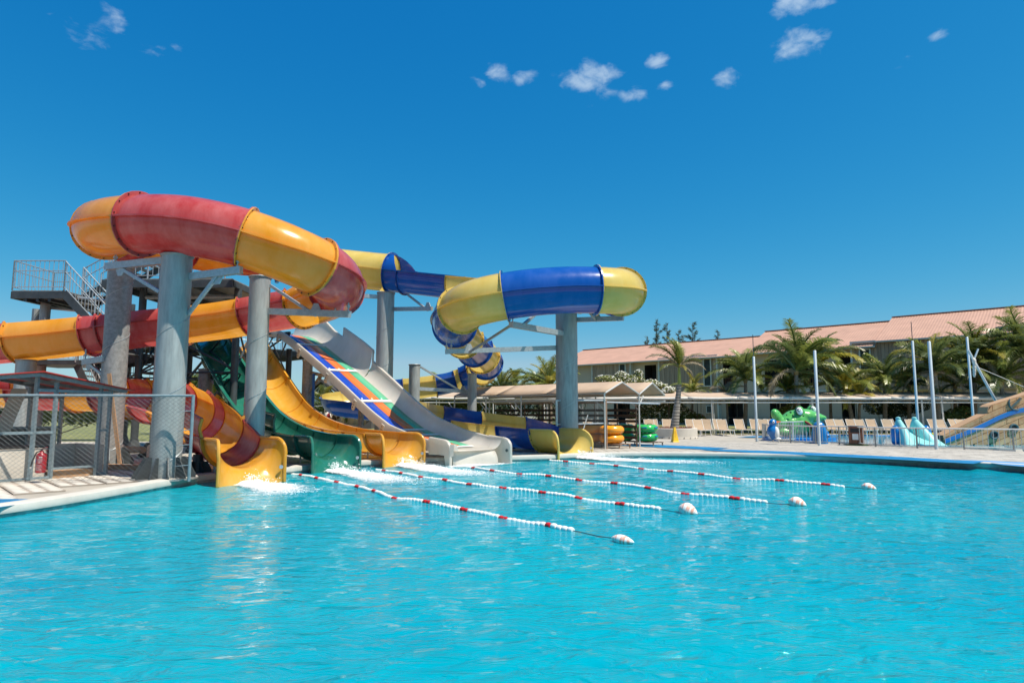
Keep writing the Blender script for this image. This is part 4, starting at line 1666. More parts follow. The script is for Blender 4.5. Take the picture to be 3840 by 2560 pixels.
def wallbox(name, u0, u1, v0, v1, z0, z1, m):
    return MB().add([SP(u0, v0, z0), SP(u1, v0, z0), SP(u1, v1, z0), SP(u0, v1, z0), SP(u0, v0, z1), SP(u1, v0, z1), SP(u1, v1, z1), SP(u0, v1, z1)],
                    [(3, 2, 1, 0), (4, 5, 6, 7), (0, 1, 5, 4), (1, 2, 6, 5), (2, 3, 7, 6), (3, 0, 4, 7)]).build(name, M[m], sh)


wallbox('low_wall', -3.0, uB - .03, .16, .36, DECK, .86, 'plaster')
wallbox('low_wall', uB - .02, uC + .35, 1.5, 1.66, DECK, .88, 'plaster')
wallbox('dark_patch', uB + .05, uC - .35, 1.46, 1.498, DECK + .06, .868, 'plaster_dark')  # darker sheet on the low wall seen through the opening
wallbox('low_wall', uC + .30, uD - .03, .30, 1.48, DECK, .88, 'plaster')
wallbox('sill', uB, uC, .05, .5, DECK, .34, 'timber')
wallbox('back_panel', -2.1, uD - .05, 2.44, 2.50, DECK, 1.25, 'wall_dark')
wallbox('counter', -3.0, uB - .1, .40, 1.3, .84, .90, 'black')
# woven screen and pale board inside
wv = thing('woven_screen', 'brown woven screen leaning in the shelter', 'screen', SP(-.9, 1.9, DECK))
mb = MB()
for i in range(34):
    a = SP(-1.35 + 1.28 * i / 34, 1.9, 1.30)
    mb.bar(a, a + ax * .10 + UP * .38, .03, .012, up=bk)
stuff(mb.build('weave', M['weave'], wv))
for u in (-1.36, -.03):
    MB().bar(SP(u, 1.9, .6), SP(u, 1.9, 1.7), .04, .04).build('side_batten', M['timber'], wv)
bd = MB()
bd.prism([(-.20, 0), (.12, 0), (.42, 1.05), (.10, 1.05)], SP(.05, 1.6, 1.18), ax, UP, bk * .05)
tag(bd.build('leaning_board', M['plaster'], bevel=.01), 'tall cream board leaning inside the red-roofed shelter', 'board')
# hose reel
hr = thing('hose_reel', 'round red hose reel at the left edge beside the shelter', 'hose reel', at(8, 1592, 17.5))
c = at(8, 1592, 17.5)
mb = MB()
ring = [c + Vector((.20 * math.cos(t * math.pi / 10), 0, .24 * math.sin(t * math.pi / 10))) for t in range(20)]
mb.tube(ring, .03, 8, closed=True)
mb.build('rim', M['ext_red'], hr, smooth=True)
MB().prism([(.19 * math.cos(t * math.pi / 10), .23 * math.sin(t * math.pi / 10)) for t in range(20)], c, (1, 0, 0), UP, (0, .05, 0)).build('disc', M['ext_red'], hr)
MB().rod(Vector((c.x, c.y + .06, DECK)), c + Vector((0, .06, 0)), .03, 8).build('stand', M['steel_dark'], hr)
# fire extinguisher
ec = at(151, 1772, 13.93)
ex = thing('fire_extinguisher', 'red fire extinguisher hanging by the shelter post', 'fire extinguisher', ec)
mb = MB()
mb.lathe([(.085, 0), (.10, .015), (.10, .36), (.085, .40), (.04, .43), (.03, .46)], 20, ec)
cyl = mb.build('cylinder', M['ext_red'], ex, smooth=True)
MB().rod(ec + Vector((0, 0, .45)), ec + Vector((0, 0, .50)), .022, 8).build('valve', M['black'], ex)
MB().bar(ec + Vector((-.02, 0, .50)), ec + Vector((.12, -.01, .545)), .022, .012).build('lever', M['ext_red'], ex)
MB().bar(ec + Vector((-.02, 0, .47)), ec + Vector((.12, -.01, .475)), .022, .012).build('handle', M['ext_red'], ex)
MB().tube([ec + Vector((-.02, 0, .47)), ec + Vector((-.10, -.02, .43)), ec + Vector((-.17, -.02, .26)), ec + Vector((-.20, -.02, .13))], .014, 6).build('hose', M['black'], ex, smooth=True)
MB().rod(ec + Vector((-.20, -.02, .13)), ec + Vector((-.21, -.02, .09)), .018, 6).build('nozzle', M['label_white'], ex)


def on_cyl(a0, a1, z0, z1, m, nm='print'):
    rows = []
    for z in (z0, z1):
        rows.append([ec + Vector((.1015 * math.sin(RAD(a0 + (a1 - a0) * i / 5)), -.1015 * math.cos(RAD(a0 + (a1 - a0) * i / 5)), z)) for i in range(6)])
    MB().grid(rows).build(nm, M[m], cyl)


on_cyl(-50, -24, .22, .31, 'label_blue')
on_cyl(10, 44, .325, .345, 'label_white')
for k in range(3):
    on_cyl(2 + 14 * k, 11 + 14 * k, .215, .23, 'label_white')
for k in range(5):
    on_cyl(-55, 50 - 9 * (k % 3), .055 + .026 * k, .060 + .026 * k, 'label_white')
for k in range(4):
    on_cyl(-5, 48, .25 + .017 * k, .254 + .017 * k, 'label_white')
# bucket
bp_ = gz(427, 1738)
bu = thing('bucket', 'white plastic bucket with red print beside the leaning plank', 'bucket', bp_)
bkt = MB().lathe([(.19, 0), (.205, .02), (.225, .50), (.235, .50), (.235, .54), (.225, .555)], 24, bp_).build('drum', M['plastic_white'], bu, smooth=True)
mb = MB()
for (x0, x1, z0, z1) in ((.02, .10, .22, .235), (.02, .10, .31, .325), (.02, .032, .22, .325), (.09, .10, .22, .325)):
    mb.box(bp_ + Vector(((x0 + x1) / 2, -.222, (z0 + z1) / 2)), (x1 - x0, .012, z1 - z0))
mb.box(bp_ + Vector((-.12, -.185, .20)), (.07, .02, .02))
mb.box(bp_ + Vector((-.12, -.19, .34)), (.07, .02, .03))
stuff(mb.build('print', M['print_red'], bkt))
pl = MB().bar(at(449, 1738, 17.9) + Vector((0, 0, 0)), at(409, 1400, 17.9), .10, .03, up=(0, 1, 0))
tag(pl.build('timber_plank', M['timber']), 'long thin plank leaning against the dark column', 'plank')
tb = MB().bar(gz(392, 1762) + UP * .1, gz(548, 1768) + UP * .1, .14, .13)
tag(tb.build('timber_beam', M['timber']), 'short timber beam lying on the paving before the bucket', 'beam')
pp = MB().rod(gz(455, 1718) + UP * .30, gz(535, 1722) + UP * .30, .11, 14)
tag(pp.build('pipe_length', M['timber'], smooth=True), 'brown pipe lying between the columns behind the bucket', 'pipe')
bx = MB().prism([(0, 0), (.34, 0), (.34, .52), (.05, .56), (0, .5)], gz(546, 1738), (1, 0, 0), UP, (0, .3, 0))
tag(bx.build('plaster_block', M['plaster'], bevel=.015), 'pale plaster block half hidden behind the thick front column', 'block')

# ================================================================== tube storage under the tan canopy
AXR = -FX                                        # along the rack, away from the camera
g0 = at(2270, 1470, 26.0)                        # near corner of the gable


def GP(s, a, z):
    """place in the storage bay: s across (away from the camera), a along the ridge, z up"""
    p = Vector((g0.x, g0.y, 0)) + SX * s + AXR * a
    return Vector((p.x, p.y, z))


cn = thing('storage_canopy', 'tan twin-gabled canvas canopy on steel posts over the swim tubes', 'canopy', GP(2.2, 2, DECK))
CL = 9.6
ez = 2.46
for k, (s0, s1, s2, pz) in enumerate(((0, 1.15, 2.42, 2.92), (2.42, 3.4, 4.40, 2.96))):
    for j in range(3):
        a0, a1 = CL * j / 3, CL * (j + 1) / 3
        rows = []
        for i in range(7):
            a = a0 + (a1 - a0) * i / 6
            sag = -.035 * math.sin(math.pi * i / 6)
            rows.append([GP(s0 - .05, a, ez + sag), GP((s0 + s1) / 2, a, (ez + pz) / 2 + sag * .6), GP(s1, a, pz), GP((s1 + s2) / 2, a, (ez + pz) / 2 + sag * .6), GP(s2, a, ez - .03 + sag)])
        MB().grid(rows).build('canvas_panel', M['canvas'], cn, smooth=True, solid=.012)
    for a in (0, CL / 3, 2 * CL / 3, CL):
        MB().tube([GP(s0, a, ez - .03), GP(s1, a, pz - .03), GP(s2, a, ez - .06)], .035, 8).build('rafter', M['rail'], cn)
for s in (0, 2.42, 4.40):
    MB().rod(GP(s, 0, ez - .06), GP(s, CL, ez - .06), .035, 8).build('eave_pipe', M['rail'], cn)
    MB().rod(GP(s, 0, ez - .32), GP(s, CL, ez - .32), .028, 8).build('lower_pipe', M['rail'], cn)
    for a in (0.05, 2.4, 4.8, 7.2, CL):
        if s == 4.40 and a < 4:
            continue
        MB().rod(GP(s, a, DECK), GP(s, a, ez - .03), .035, 8).build('post', M['rail'], cn)
        MB().rod(GP(s, a, ez - .75), GP(s, a + .5, ez - .32), .024, 6).build('brace', M['rail'], cn)
MB().rod(GP(2.42, .05, ez - .55), GP(2.75, .05, ez - .1), .03, 6).build('brace', M['rail'], cn)

rk = thing('tube_rack', 'dark timber slatted rack behind the orange swim tubes', 'rack', GP(2.3, 2, DECK))
for j in range(4):
    for i in range(6):
        z = .55 + .235 * i
        a0, a1 = .15 + 2.25 * j, .15 + 2.25 * (j + 1) - .04
        MB().bar(GP(2.36, a0, z), GP(2.36, a1, z), .03, .115, up=UP).build('slat', M['timber_dark'], rk)
    for a in (.2 + 2.25 * j, 1.2 + 2.25 * j):
        MB().bar(GP(2.42, a, DECK), GP(2.42, a, 2.06), .06, .06).build('upright', M['rusty'], rk)
MB().bar(GP(2.42, .05, 2.06), GP(2.42, 9.2, 2.06), .06, .06).build('top_rail', M['rusty'], rk)
for s in (.9, 3.35):
    for k in range(3):
        MB().bar(GP(s + .3 * (k - 1), -.3, .34), GP(s + .3 * (k - 1), 8.8, .34), .16, .035, up=UP).build('bench_slat', M['rusty'], rk)
    for a in (-.25, 1.2, 2.6, 4.2, 6, 8.6):
        for e in (-.36, .36):
            MB().bar(GP(s + e, a, DECK), GP(s + e, a, .33), .05, .05).build('bench_leg', M['rusty'], rk)

tmb = MB()
Rt, rt = .345, .182
rows = []
for i in range(28):
    a = 2 * math.pi * i / 28
    rr = rt * (1 - .03 * math.cos(a * 9))
    rows.append([Vector(((Rt + rr * math.cos(b * math.pi / 7)) * math.cos(a), (Rt + rr * math.cos(b * math.pi / 7)) * math.sin(a), rr * math.sin(b * math.pi / 7) * .95)) for b in range(14)])
rows.append(rows[0])
tmb.grid(rows, closed=True)
tube_o = tmb.mesh('ring', smooth=True, mats=(M['tube_orange'],))
tube_g = tmb.mesh('ring', smooth=True, mats=(M['tube_green'],))
hmb = MB()
for a in (-.6, 2.5):
    c = Vector((math.cos(a), math.sin(a), 0))
    t = Vector((-c.y, c.x, 0))
    p = c * Rt + UP * (rt * .9)
    hmb.tube([p - t * .10, p - t * .08 + UP * .05, p + t * .08 + UP * .05, p + t * .10], .014, 6)
handle_me = hmb.mesh('handle', smooth=True, mats=(M['black'],))
pmb = MB()
for a in (-.9, .2):
    c = Vector((math.cos(a), math.sin(a), 0))
    t = Vector((-c.y, c.x, 0))
    for k in range(3):
        th = .25 + k * .02
        rr = rt + .004
        p = c * (Rt + rr * math.cos(th)) + UP * (rr * math.sin(th))
        pmb.box(p + t * (.07 * (k - 1)), (.055, .055, .045), math.atan2(c.y, c.x))
print_me = pmb.mesh('logo_print', mats=(M['label_blue'],))


def swim_tube(p, green, rz, label, group):
    o = thing('swim_tube', label, 'swim tube', p, group)
    r = inst('ring', tube_g if green else tube_o, o, (0, 0, 0), rz)
    inst('handle', handle_me, o, (0, 0, 0), rz + .3)
    if green:
        inst('logo_print', print_me, r, (0, 0, 0), 0)
    return o


pos = ['rightmost', 'second', 'third', 'fourth']
for j in range(3):
    for lv in range(2):
        a = .42 + 1.06 * j
        swim_tube(GP(.92 + random.uniform(-.03, .03), a, .36 + .19 + .365 * lv), False, random.uniform(0, 6),
                  f"orange swim tube, {('lower' if lv == 0 else 'upper')} one of the {['rightmost', 'middle', 'left'][j]} orange stack behind the mesh fence", 'orange swim tubes on the rack')
for j in range(4):
    for lv in range(2 if j < 1 else 2):
        a = .35 + 1.25 * j
        swim_tube(GP(3.35 + random.uniform(-.03, .03), a, .36 + .19 + .375 * lv), True, random.uniform(0, 6) if j else -1.0,
                  f"green swim tube, {('lower' if lv == 0 else 'upper')} one of the {pos[j]} green stack behind the slatted rack", 'green swim tubes on the rack')

# mesh fence in front of the tubes
mf = thing('mesh_fence', 'rusty-posted mesh fence between the broad column and the swim tubes', 'fence', gz(2275, 1685))
pA, pB, pC = at(2088, 1640, 24.9), gz(2275, 1685), at(2478, 1660, 27.4)
for p, m, zt in ((pA, 'rail', 2.12), (pB, 'rusty', 2.20), (at(2147, 1640, 25.2), 'rail', 2.05)):
    MB().rod((p.x, p.y, DECK), (p.x, p.y, zt), .042, 8).build('post', M[m], mf, smooth=True)
MB().rod((pA.x, pA.y, 2.10), (pB.x, pB.y, 2.12), .034, 8).build('top_rail', M['galv_light'], mf)
MB().rod((pB.x, pB.y, 2.05), (pC.x, pC.y, 2.0), .034, 8).build('top_rail', M['galv_light'], mf)
MB().rod((pA.x, pA.y, 1.18), (pB.x, pB.y, 1.20), .026, 8).build('mid_rail', M['galv_light'], mf)
chainlink(mf, (pA.x, pA.y, 0), (pB.x, pB.y, 0), .2, 2.08, .115, .0034, m='wire')
MB().rod(at(2160, 1700, 25.3), at(2204, 1555, 25.6), .022, 6).build('stay', M['rail'], mf)

# ================================================================== long shade canopy and sun loungers
lc = thing('long_canopy', 'long low tan canvas canopy over the rows of sun loungers', 'canopy', (20, 44, DECK))


def CY(x):
    return 44.0 + .012 * (x - 20)


x0, x1, npan = -9.0, 40.0, 14
for i in range(npan):
    a, b = x0 + (x1 - x0) * i / npan, x0 + (x1 - x0) * (i + 1) / npan
    rows = []
    for j in range(9):
        x = a + (b - a) * j / 8
        sg = .03 * math.sin(math.pi * j / 8)
        rows.append([Vector((x, CY(x), 2.66 - sg)), Vector((x, CY(x) + 1.9, 2.98 - sg * 1.5)), Vector((x, CY(x) + 3.6, 3.10 - sg * .5)), Vector((x, CY(x) + 5.4, 2.62 - sg))])
    MB().grid(rows).build('canvas_panel', M['canvas'], lc, smooth=True, solid=.012)
    rows = []
    for j in range(9):
        x = a + (b - a) * j / 8
        sg = .05 * math.sin(math.pi * j / 8)
        rows.append([Vector((x, CY(x) - .01, 2.655 - sg * .6)), Vector((x, CY(x) - .04, 2.52 - sg)), ])
    MB().grid(rows).build('valance', M['canvas_white'], lc, smooth=True, solid=.01)
for yy, z, r in ((.05, 2.48, .045), (.05, 2.27, .05), (5.3, 2.45, .045)):
    MB().rod((x0, CY(x0) + yy, z), (x1, CY(x1) + yy, z), r, 8).build('beam', M['canvas_white'], lc)
for px in (1640, 1850, 2040, 2230, 2664, 3040, 3452, 3528, 3760):
    x = (px - 1920) / FPX * 44.05
    for dx in (0, .17):
        MB().rod((x + dx, CY(x) + .05 + dx, DECK), (x + dx, CY(x) + .05 + dx, 2.5), .035, 8).build('post', M['canvas_white'], lc)
    MB().rod((x, CY(x) + 5.3, DECK), (x, CY(x) + 5.3, 2.45), .04, 8).build('post', M['canvas_white'], lc)
    if px in (3452, 3528):
        mb = MB()
        for q in range(6):
            mb.rod((x, CY(x) + .05, .4 + q * .34), (x + .17, CY(x) + .22, .57 + q * .34), .02, 5)
        stuff(mb.build('lacing', M['canvas_white'], lc))

lg = thing('sun_lounger', 'x', 'sun lounger', (0, 0, 0), 'tan sun loungers in rows under the long canopy')
L_len, L_w = 1.15, .62
MB().box((0, .58, .35), (L_w - .06, 1.14, .02)).build('seat_panel', M['sling'], lg)
bh = Vector((0, 1.15, .36))
bt = Vector((0, 1.52, 1.00))
mb = MB()
mb.grid([[bh + Vector((-L_w / 2 + .03, 0, 0)), bh + Vector((L_w / 2 - .03, 0, 0))], [(bh + bt) / 2 + Vector((-L_w / 2 + .03, .03, -.0)), (bh + bt) / 2 + Vector((L_w / 2 - .03, .03, 0))], [bt + Vector((-L_w / 2 + .03, 0, 0)), bt + Vector((L_w / 2 - .03, 0, 0))]])
mb.build('back_panel', M['sling'], lg, solid=.012)
mb = MB()
mb.tube([(-L_w / 2, 0, .35), (L_w / 2, 0, .35), (L_w / 2, 1.9, .35), (-L_w / 2, 1.9, .35)], .022, 6, closed=True)
mb.build('frame', M['plastic_white'], lg)
mb = MB()
mb.tube([bh + Vector((-L_w / 2, 0, 0)), bt + Vector((-L_w / 2, 0, 0)), bt + Vector((L_w / 2, 0, 0)), bh + Vector((L_w / 2, 0, 0))], .020, 6)
mb.build('back_frame', M['plastic_white'], lg)
for sx_ in (-1, 1):
    for y in (.12, 1.62):
        MB().rod((sx_ * L_w / 2, y, .35), (sx_ * (L_w / 2 + .05), y - .06 if y < 1 else y + .06, 0), .022, 6).build('leg', M['plastic_white'], lg)
lx = [(2430, 0), (2452, 1), (2496, 1), (2586, 1), (2622, 0), (2642, 1), (2694, 1), (2708, 0), (2772, 1), (2828, 1), (2857, 0), (2890, 1), (3118, 1), (3152, 0), (3186, 1), (3228, 0), (3263, 1),
      (3322, 0), (3336, 1), (3417, 0), (3424, 1), (3502, 1), (3528, 0), (3582, 1), (3608, 0), (3642, 1), (1828, 1), (1874, 1), (1938, 1), (1996, 1), (2040, 1), (2208, 1), (2298, 1), (2362, 1)]
marks = {2430: 'front lounger just right of the green swim tubes', 2452: 'rear lounger just right of the green swim tubes', 2496: 'lounger left of the palm planter', 2586: 'lounger half hidden by the planter palm trunk',
         2622: 'front lounger at the right rim of the planter', 2642: 'rear lounger at the right rim of the planter', 2694: 'rear lounger right of the double canopy post', 2708: 'front lounger right of the double canopy post',
         2772: 'lone lounger before the leaning coconut trunk', 2828: 'lounger hidden partly by the farthest white mast', 2857: 'front lounger just left of the blue bird', 2890: 'lounger behind the blue bird',
         3118: 'rear lounger just right of the frog', 3152: 'front lounger between the frog and the litter bin', 3186: 'rear lounger left of the litter bin', 3228: 'front lounger directly behind the litter bin',
         3263: 'rear lounger just right of the litter bin', 3322: 'front lounger midway between bin and aqua slide', 3336: 'rear lounger midway between bin and aqua slide',
         3417: 'front lounger behind the left hump of the aqua slide', 3424: 'rear lounger behind the left hump of the aqua slide', 3502: 'rear lounger behind the nearest white mast',
         3528: 'front lounger right of the nearest white mast', 3582: 'rear lounger left end above the ship bow', 3608: 'front lounger above the ship bow', 3642: 'rear lounger beside the mast behind the ship',
         1828: 'lounger left of the rusty pipe behind the blue trough', 1874: 'lounger right of the rusty pipe behind the blue trough', 1938: 'leftmost lounger behind the timber slats', 1996: 'second lounger behind the timber slats',
         2040: 'third lounger behind the timber slats', 2208: 'lounger behind the mesh fence', 2298: 'lounger above the orange swim tubes', 2362: 'lounger behind the green swim tubes'}
for k, (px, row) in enumerate(lx):
    o = lg if k == 0 else copy_tree(lg)
    d = 39.8 if row == 0 else 41.3
    o.location = (at(px, 1600, d + 1.5).x, d + .1, DECK)
    o.rotation_euler = (0, 0, random.uniform(-.09, .09))
    o['label'] = 'tan ' + marks[px]

# thin wire fence behind the loungers
wf = thing('wire_fence', 'thin wire fence on slim posts behind the loungers', 'fence', (20, 49, DECK))
for i in range(14):
    MB().rod((2 + 3 * i, 48.6, DECK), (2 + 3 * i, 48.6, 2.35), .03, 6).build('post', M['wire'], wf)
for z in (2.32, 1.2, .4):
    MB().rod((2, 48.6, z), (41, 48.6, z), .014, 5).build('line_wire', M['galv_light'], wf)

# ================================================================== palm planter, cone
pc = gz(2551, 1646)
pc.y += 1.25
plt = thing('round_planter', 'round plastered planter holding the palm with ringed trunk', 'planter', pc)
MB().lathe([(1.30, 0), (1.30, .07), (1.27, .09), (1.27, .56), (1.25, .58), (1.05, .58), (1.02, .50), (0, .50)], 40, pc).build('drum', M['plaster'], plt, smooth=True)
mb = MB()
for i in range(40):
    a = 2 * math.pi * i / 40
    if i % 2:
        mb.prism([(-.06, 0), (.06, 0), (.03, .09), (-.03, .07)], pc + Vector((1.302 * math.cos(a), 1.302 * math.sin(a), .005)), (-math.sin(a), math.cos(a), 0), UP, Vector((math.cos(a), math.sin(a), 0)) * .004)
stuff(mb.build('stain_band', M['wall_dark'], plt))
mb = MB()
r_ = random.Random(4)
for i in range(420):
    a, q = r_.random() * 6.28, 1.0 * r_.random() ** .5
    c = pc + Vector((q * math.cos(a), q * math.sin(a), .5))
    h = r_.uniform(.10, .22)
    d = Vector((r_.gauss(0, .06), r_.gauss(0, .06), h))
    s_ = Vector((-math.sin(a * 3), math.cos(a * 3), 0)) * .03
    mb.add([c - s_, c + s_, c + d], [(0, 1, 2)])
stuff(mb.build('ground_cover', M['redleaf'], plt))

cp = gz(2531, 1657)
cs = thing('caution_cone', 'tall yellow four-sided caution cone in front of the planter', 'caution cone', cp)
mb = MB()


def sq(h, z):
    return [cp + Vector((h * math.cos(RAD(45 + 90 * i + 12)), h * math.sin(RAD(45 + 90 * i + 12)), z)) for i in range(4)]


mb.grid([sq(.23, 0), sq(.23, .03), sq(.20, .05), sq(.075, .66), sq(.075, .74)], closed=True)
mb.add(sq(.075, .74), [(0, 1, 2, 3)])
body = mb.build('body', M['cone_yellow'], cs)
fu = bpy.data.curves.new('lettering', 'FONT')
fu.body = 'C\nA\nU\nT\nI\nO\nN'
fu.size = .062
fu.space_line = .62
fu.align_x = 'CENTER'
fu.extrude = .001
ftmp = bpy.data.objects.new('lettering_tmp', fu)
COL.objects.link(ftmp)
dg = bpy.context.evaluated_depsgraph_get()
fme = bpy.data.meshes.new_from_object(ftmp.evaluated_get(dg))
bpy.data.objects.remove(ftmp)
fo = bpy.data.objects.new('lettering', fme)
COL.objects.link(fo)
fme.materials.clear()
fme.materials.append(M['print_red'])
fo['kind'] = 'stuff'
fo.parent = body
fo.rotation_euler = (RAD(78.0), 0, RAD(12))
fo.location = (.0 + .085 * math.sin(RAD(12)), -.085 - .008, .56)

# ================================================================== children's pool
kb = [gz(*p) for p in ((2861, 1646), (2872, 1651), (2899, 1655), (2965, 1662), (3060, 1666), (3148, 1668), (3284, 1676), (3440, 1682), (3617, 1687), (3803, 1691), (4060, 1697))]
kf = thing('pool_railing', 'low white railing curving round the paddling pool', 'railing', kb[3])
BALW = MB().rod((0, 0, 0), (0, 0, 1), .0125, 5).mesh('baluster', mats=(M['rail'],))
railing(kf, kb, .84, .165, 1.9, mid=False, low=.13, mesh=BALW, m='rail', r=.03)
kg = [at(2920, 1640, 32.0), at(3028, 1637, 33.5)]
kg = [Vector((p.x, p.y, DECK)) for p in kg]
kf2 = thing('gate_railing', 'short white railing standing in front of the green frog', 'railing', kg[0])
railing(kf2, kg, 1.0, .14, 1.3, mid=False, low=.13, mesh=BALW, m='rail', r=.028)

kwp = [(2905, 1650), (2990, 1658), (3060, 1663), (3148, 1665), (3284, 1673), (3440, 1679), (3617, 1684), (3900, 1690), (4100, 1660), (3840, 1638), (3400, 1635), (3060, 1633), (2940, 1637)]
loop = spline([gz(x, y, DECK).xy for x, y in kwp], 3, True)
ar = sum(loop[i].x * loop[(i + 1) % len(loop)].y - loop[(i + 1) % len(loop)].x * loop[i].y for i in range(len(loop)))
if ar < 0:
    loop.reverse()
mb = MB()
mb.add([(p.x, p.y, DECK + .030) for p in loop], [tuple(range(len(loop)))])
o = mb.build('paddling_pool_water', M['kid_water'])
struct(o)
mb = MB()
mb.grid([[Vector((q.x, q.y, z)) for q in offset_loop(loop, d)] for d, z in ((-.02, DECK), (-.02, DECK + .07), (.16, DECK + .08), (.18, DECK))], closed=True)
struct(mb.build('paddling_pool_kerb', M['coping'], smooth=False))
mb = MB()
mb.grid([[Vector((q.x, q.y, z)) for q in offset_loop(loop, -.025)] for z in (DECK + .0305, DECK + .068)], closed=True)
struct(mb.build('paddling_pool_tiles', M['kid_tile']))


def remesh(o, vox, smooth=8):
    md = o.modifiers.new('remesh', 'REMESH')
    md.mode = 'VOXEL'
    md.voxel_size = vox
    md.use_smooth_shade = True
    ms = o.modifiers.new('smooth', 'SMOOTH')
    ms.factor = .5
    ms.iterations = smooth


# frog
FD = 34.0


def FP(px, py, dy=0.0):
    return at(px, py, FD + dy)


fr0 = FP(2990, 1628)
fr = thing('frog_figure', 'big green frog figure with bulging eyes and a red tongue slide', 'play figure', (fr0.x, fr0.y, DECK))
px_m = FD / FPX
mb = MB()
mb.ball(FP(2985, 1580), (.78, .72, .62))
mb.ball(FP(2962, 1590), (.62, .75, .55))
mb.ball(FP(3012, 1560), (.62, .66, .40), M=Matrix.Rotation(RAD(-6), 3, 'Y'))
mb.ball(FP(3048, 1563), (.52, .58, .30), M=Matrix.Rotation(RAD(8), 3, 'Y'))
mb.ball(FP(3072, 1564), (.34, .50, .17), M=Matrix.Rotation(RAD(10), 3, 'Y'))
mb.ball(FP(2990, 1600), (.85, .70, .45))
mb.ball(FP(2998, 1541, -.42), (.24, .22, .27))
mb.ball(FP(3044, 1538, .40), (.26, .24, .27))
mb.ball(FP(2913, 1563, -.35), (.24, .24, .46), M=Matrix.Rotation(RAD(-28), 3, 'Y'))
mb.ball(FP(2930, 1590, -.40), (.36, .24, .40))
mb.ball(FP(2915, 1560, .5), (.24, .24, .44), M=Matrix.Rotation(RAD(-28), 3, 'Y'))
mb.ball(FP(2972, 1588, -.62), (.26, .16, .30))
mb.ball(FP(2978, 1612, -.62), (.20, .18, .30))
mb.ball(FP(3050, 1612, .45), (.20, .18, .45))
mb.ball(FP(2945, 1620, -.5), (.45, .25, .20))
fbody = mb.build('body', M['frog'], fr, smooth=True)
remesh(fbody, .05, 6)
MB().ball(FP(3030, 1618), (.50, .55, .22)).build('belly', M['frog_dark'], fr, smooth=True)  # dark green puts the shade under the body into the colour
MB().ball(FP(3066, 1573), (.30, .46, .09), M=Matrix.Rotation(RAD(6), 3, 'Y')).build('mouth', M['frog_dark'], fr, smooth=True)
for (px, py, dy, s_) in ((2997, 1541, -.60, 1), (3049, 1535, .22, .9)):
    c = FP(px, py, dy)
    tilt = Matrix.Rotation(RAD(-25), 3, 'Y')
    MB().ball(c, (.19 * s_, .09, .23 * s_), M=tilt).build('eye_rim', M['black'], fr, smooth=True)
    e = MB().ball(c + Vector((0, -.045, 0)), (.16 * s_, .07, .20 * s_), M=tilt).build('eye', M['white_gloss'], fr, smooth=True)
    MB().ball(c + Vector((-.045, -.09, .05)), (.085 * s_, .04, .10 * s_), M=tilt).build('pupil_rim', M['black'], e, smooth=True)
    MB().ball(c + Vector((-.045, -.115, .05)), (.055 * s_, .025, .065 * s_), M=tilt).build('pupil', M['white_gloss'], e, smooth=True)
rr = random.Random(8)
mb = MB()
for (px, py) in ((2920, 1565), (2960, 1575), (2985, 1575), (3012, 1558), (3027, 1568), (3040, 1556), (2975, 1558), (2950, 1555), (3000, 1580), (2990, 1590), (2918, 1548), (2948, 1592), (3053, 1560), (2965, 1545)):
    o_ = FP(px, py, -1.2)
    dvec = (o_ - EYE).normalized()
    sz = rr.uniform(.03, .065)
    mb.ball(FP(px, py, -.66 + abs(px - 2985) * .0028), (sz, .06, sz), 10, 6)
stuff(mb.build('spots', M['frog_dark'], fr, smooth=True))
# tongue slide
rows = []
for i in range(9):
    q = i / 8
    a = FP(3008 + 46 * q, 1584 + 34 * q ** 1.3, -.35 - .25 * q)
    rows.append([a + Vector((0, -.34, .10)), a + Vector((0, -.30, 0)), a + Vector((0, .30, 0)), a + Vector((0, .34, .10))])
MB().grid(rows).build('tongue_slide', M['toy_red'], fr, smooth=True, solid=.04)
MB().lathe([(1.65, 0), (1.65, .16), (1.55, .20), (0, .20)], 30, (fr0.x + .1, fr0.y, DECK), 1.15, .8).build('plinth', M['toy_blue'], fr, smooth=True)

# blue bird
bd0 = at(2902, 1648, 30.0)
bdt = thing('bird_figure', 'blue bird figure with an orange beak left of the frog', 'play figure', (bd0.x, bd0.y, DECK))


def BP(px, py, dy=0.0):
    return at(px, py, 30.0 + dy)


mb = MB()
mb.ball(BP(2898, 1584), (.18, .17, .175))
mb.ball(BP(2897, 1598), (.15, .15, .18))
mb.ball(BP(2896, 1616), (.22, .21, .30))
mb.ball(BP(2900, 1632), (.17, .17, .22))
mb.ball(BP(2884, 1612, .05), (.10, .08, .22), M=Matrix.Rotation(RAD(14), 3, 'Y'))
bb_ = mb.build('body', M['toy_blue'], bdt, smooth=True)
remesh(bb_, .03, 5)
mb = MB()
mb.ball(BP(2912, 1622, -.12), (.12, .12, .28))
mb.ball(BP(2916, 1644, -.1), (.16, .14, .06))
mb.build('belly', M['white_gloss'], bdt, smooth=True)
mb = MB()
mb.tube([BP(2908, 1582), BP(2928, 1579)], .075, 8, r_end=.012)
mb.build('beak', M['black'], bdt, smooth=True)
mb = MB()
mb.tube([BP(2910, 1583, -.05), BP(2928, 1580, -.03)], .05, 8, r_end=.012)
mb.build('beak_side', M['lane_orange'], bdt, smooth=True)
e = MB().ball(BP(2901, 1582, -.155), (.055, .03, .055)).build('eye', M['white_gloss'], bdt, smooth=True)
MB().ball(BP(2901, 1582, -.182), (.025, .012, .025)).build('pupil', M['black'], e, smooth=True)

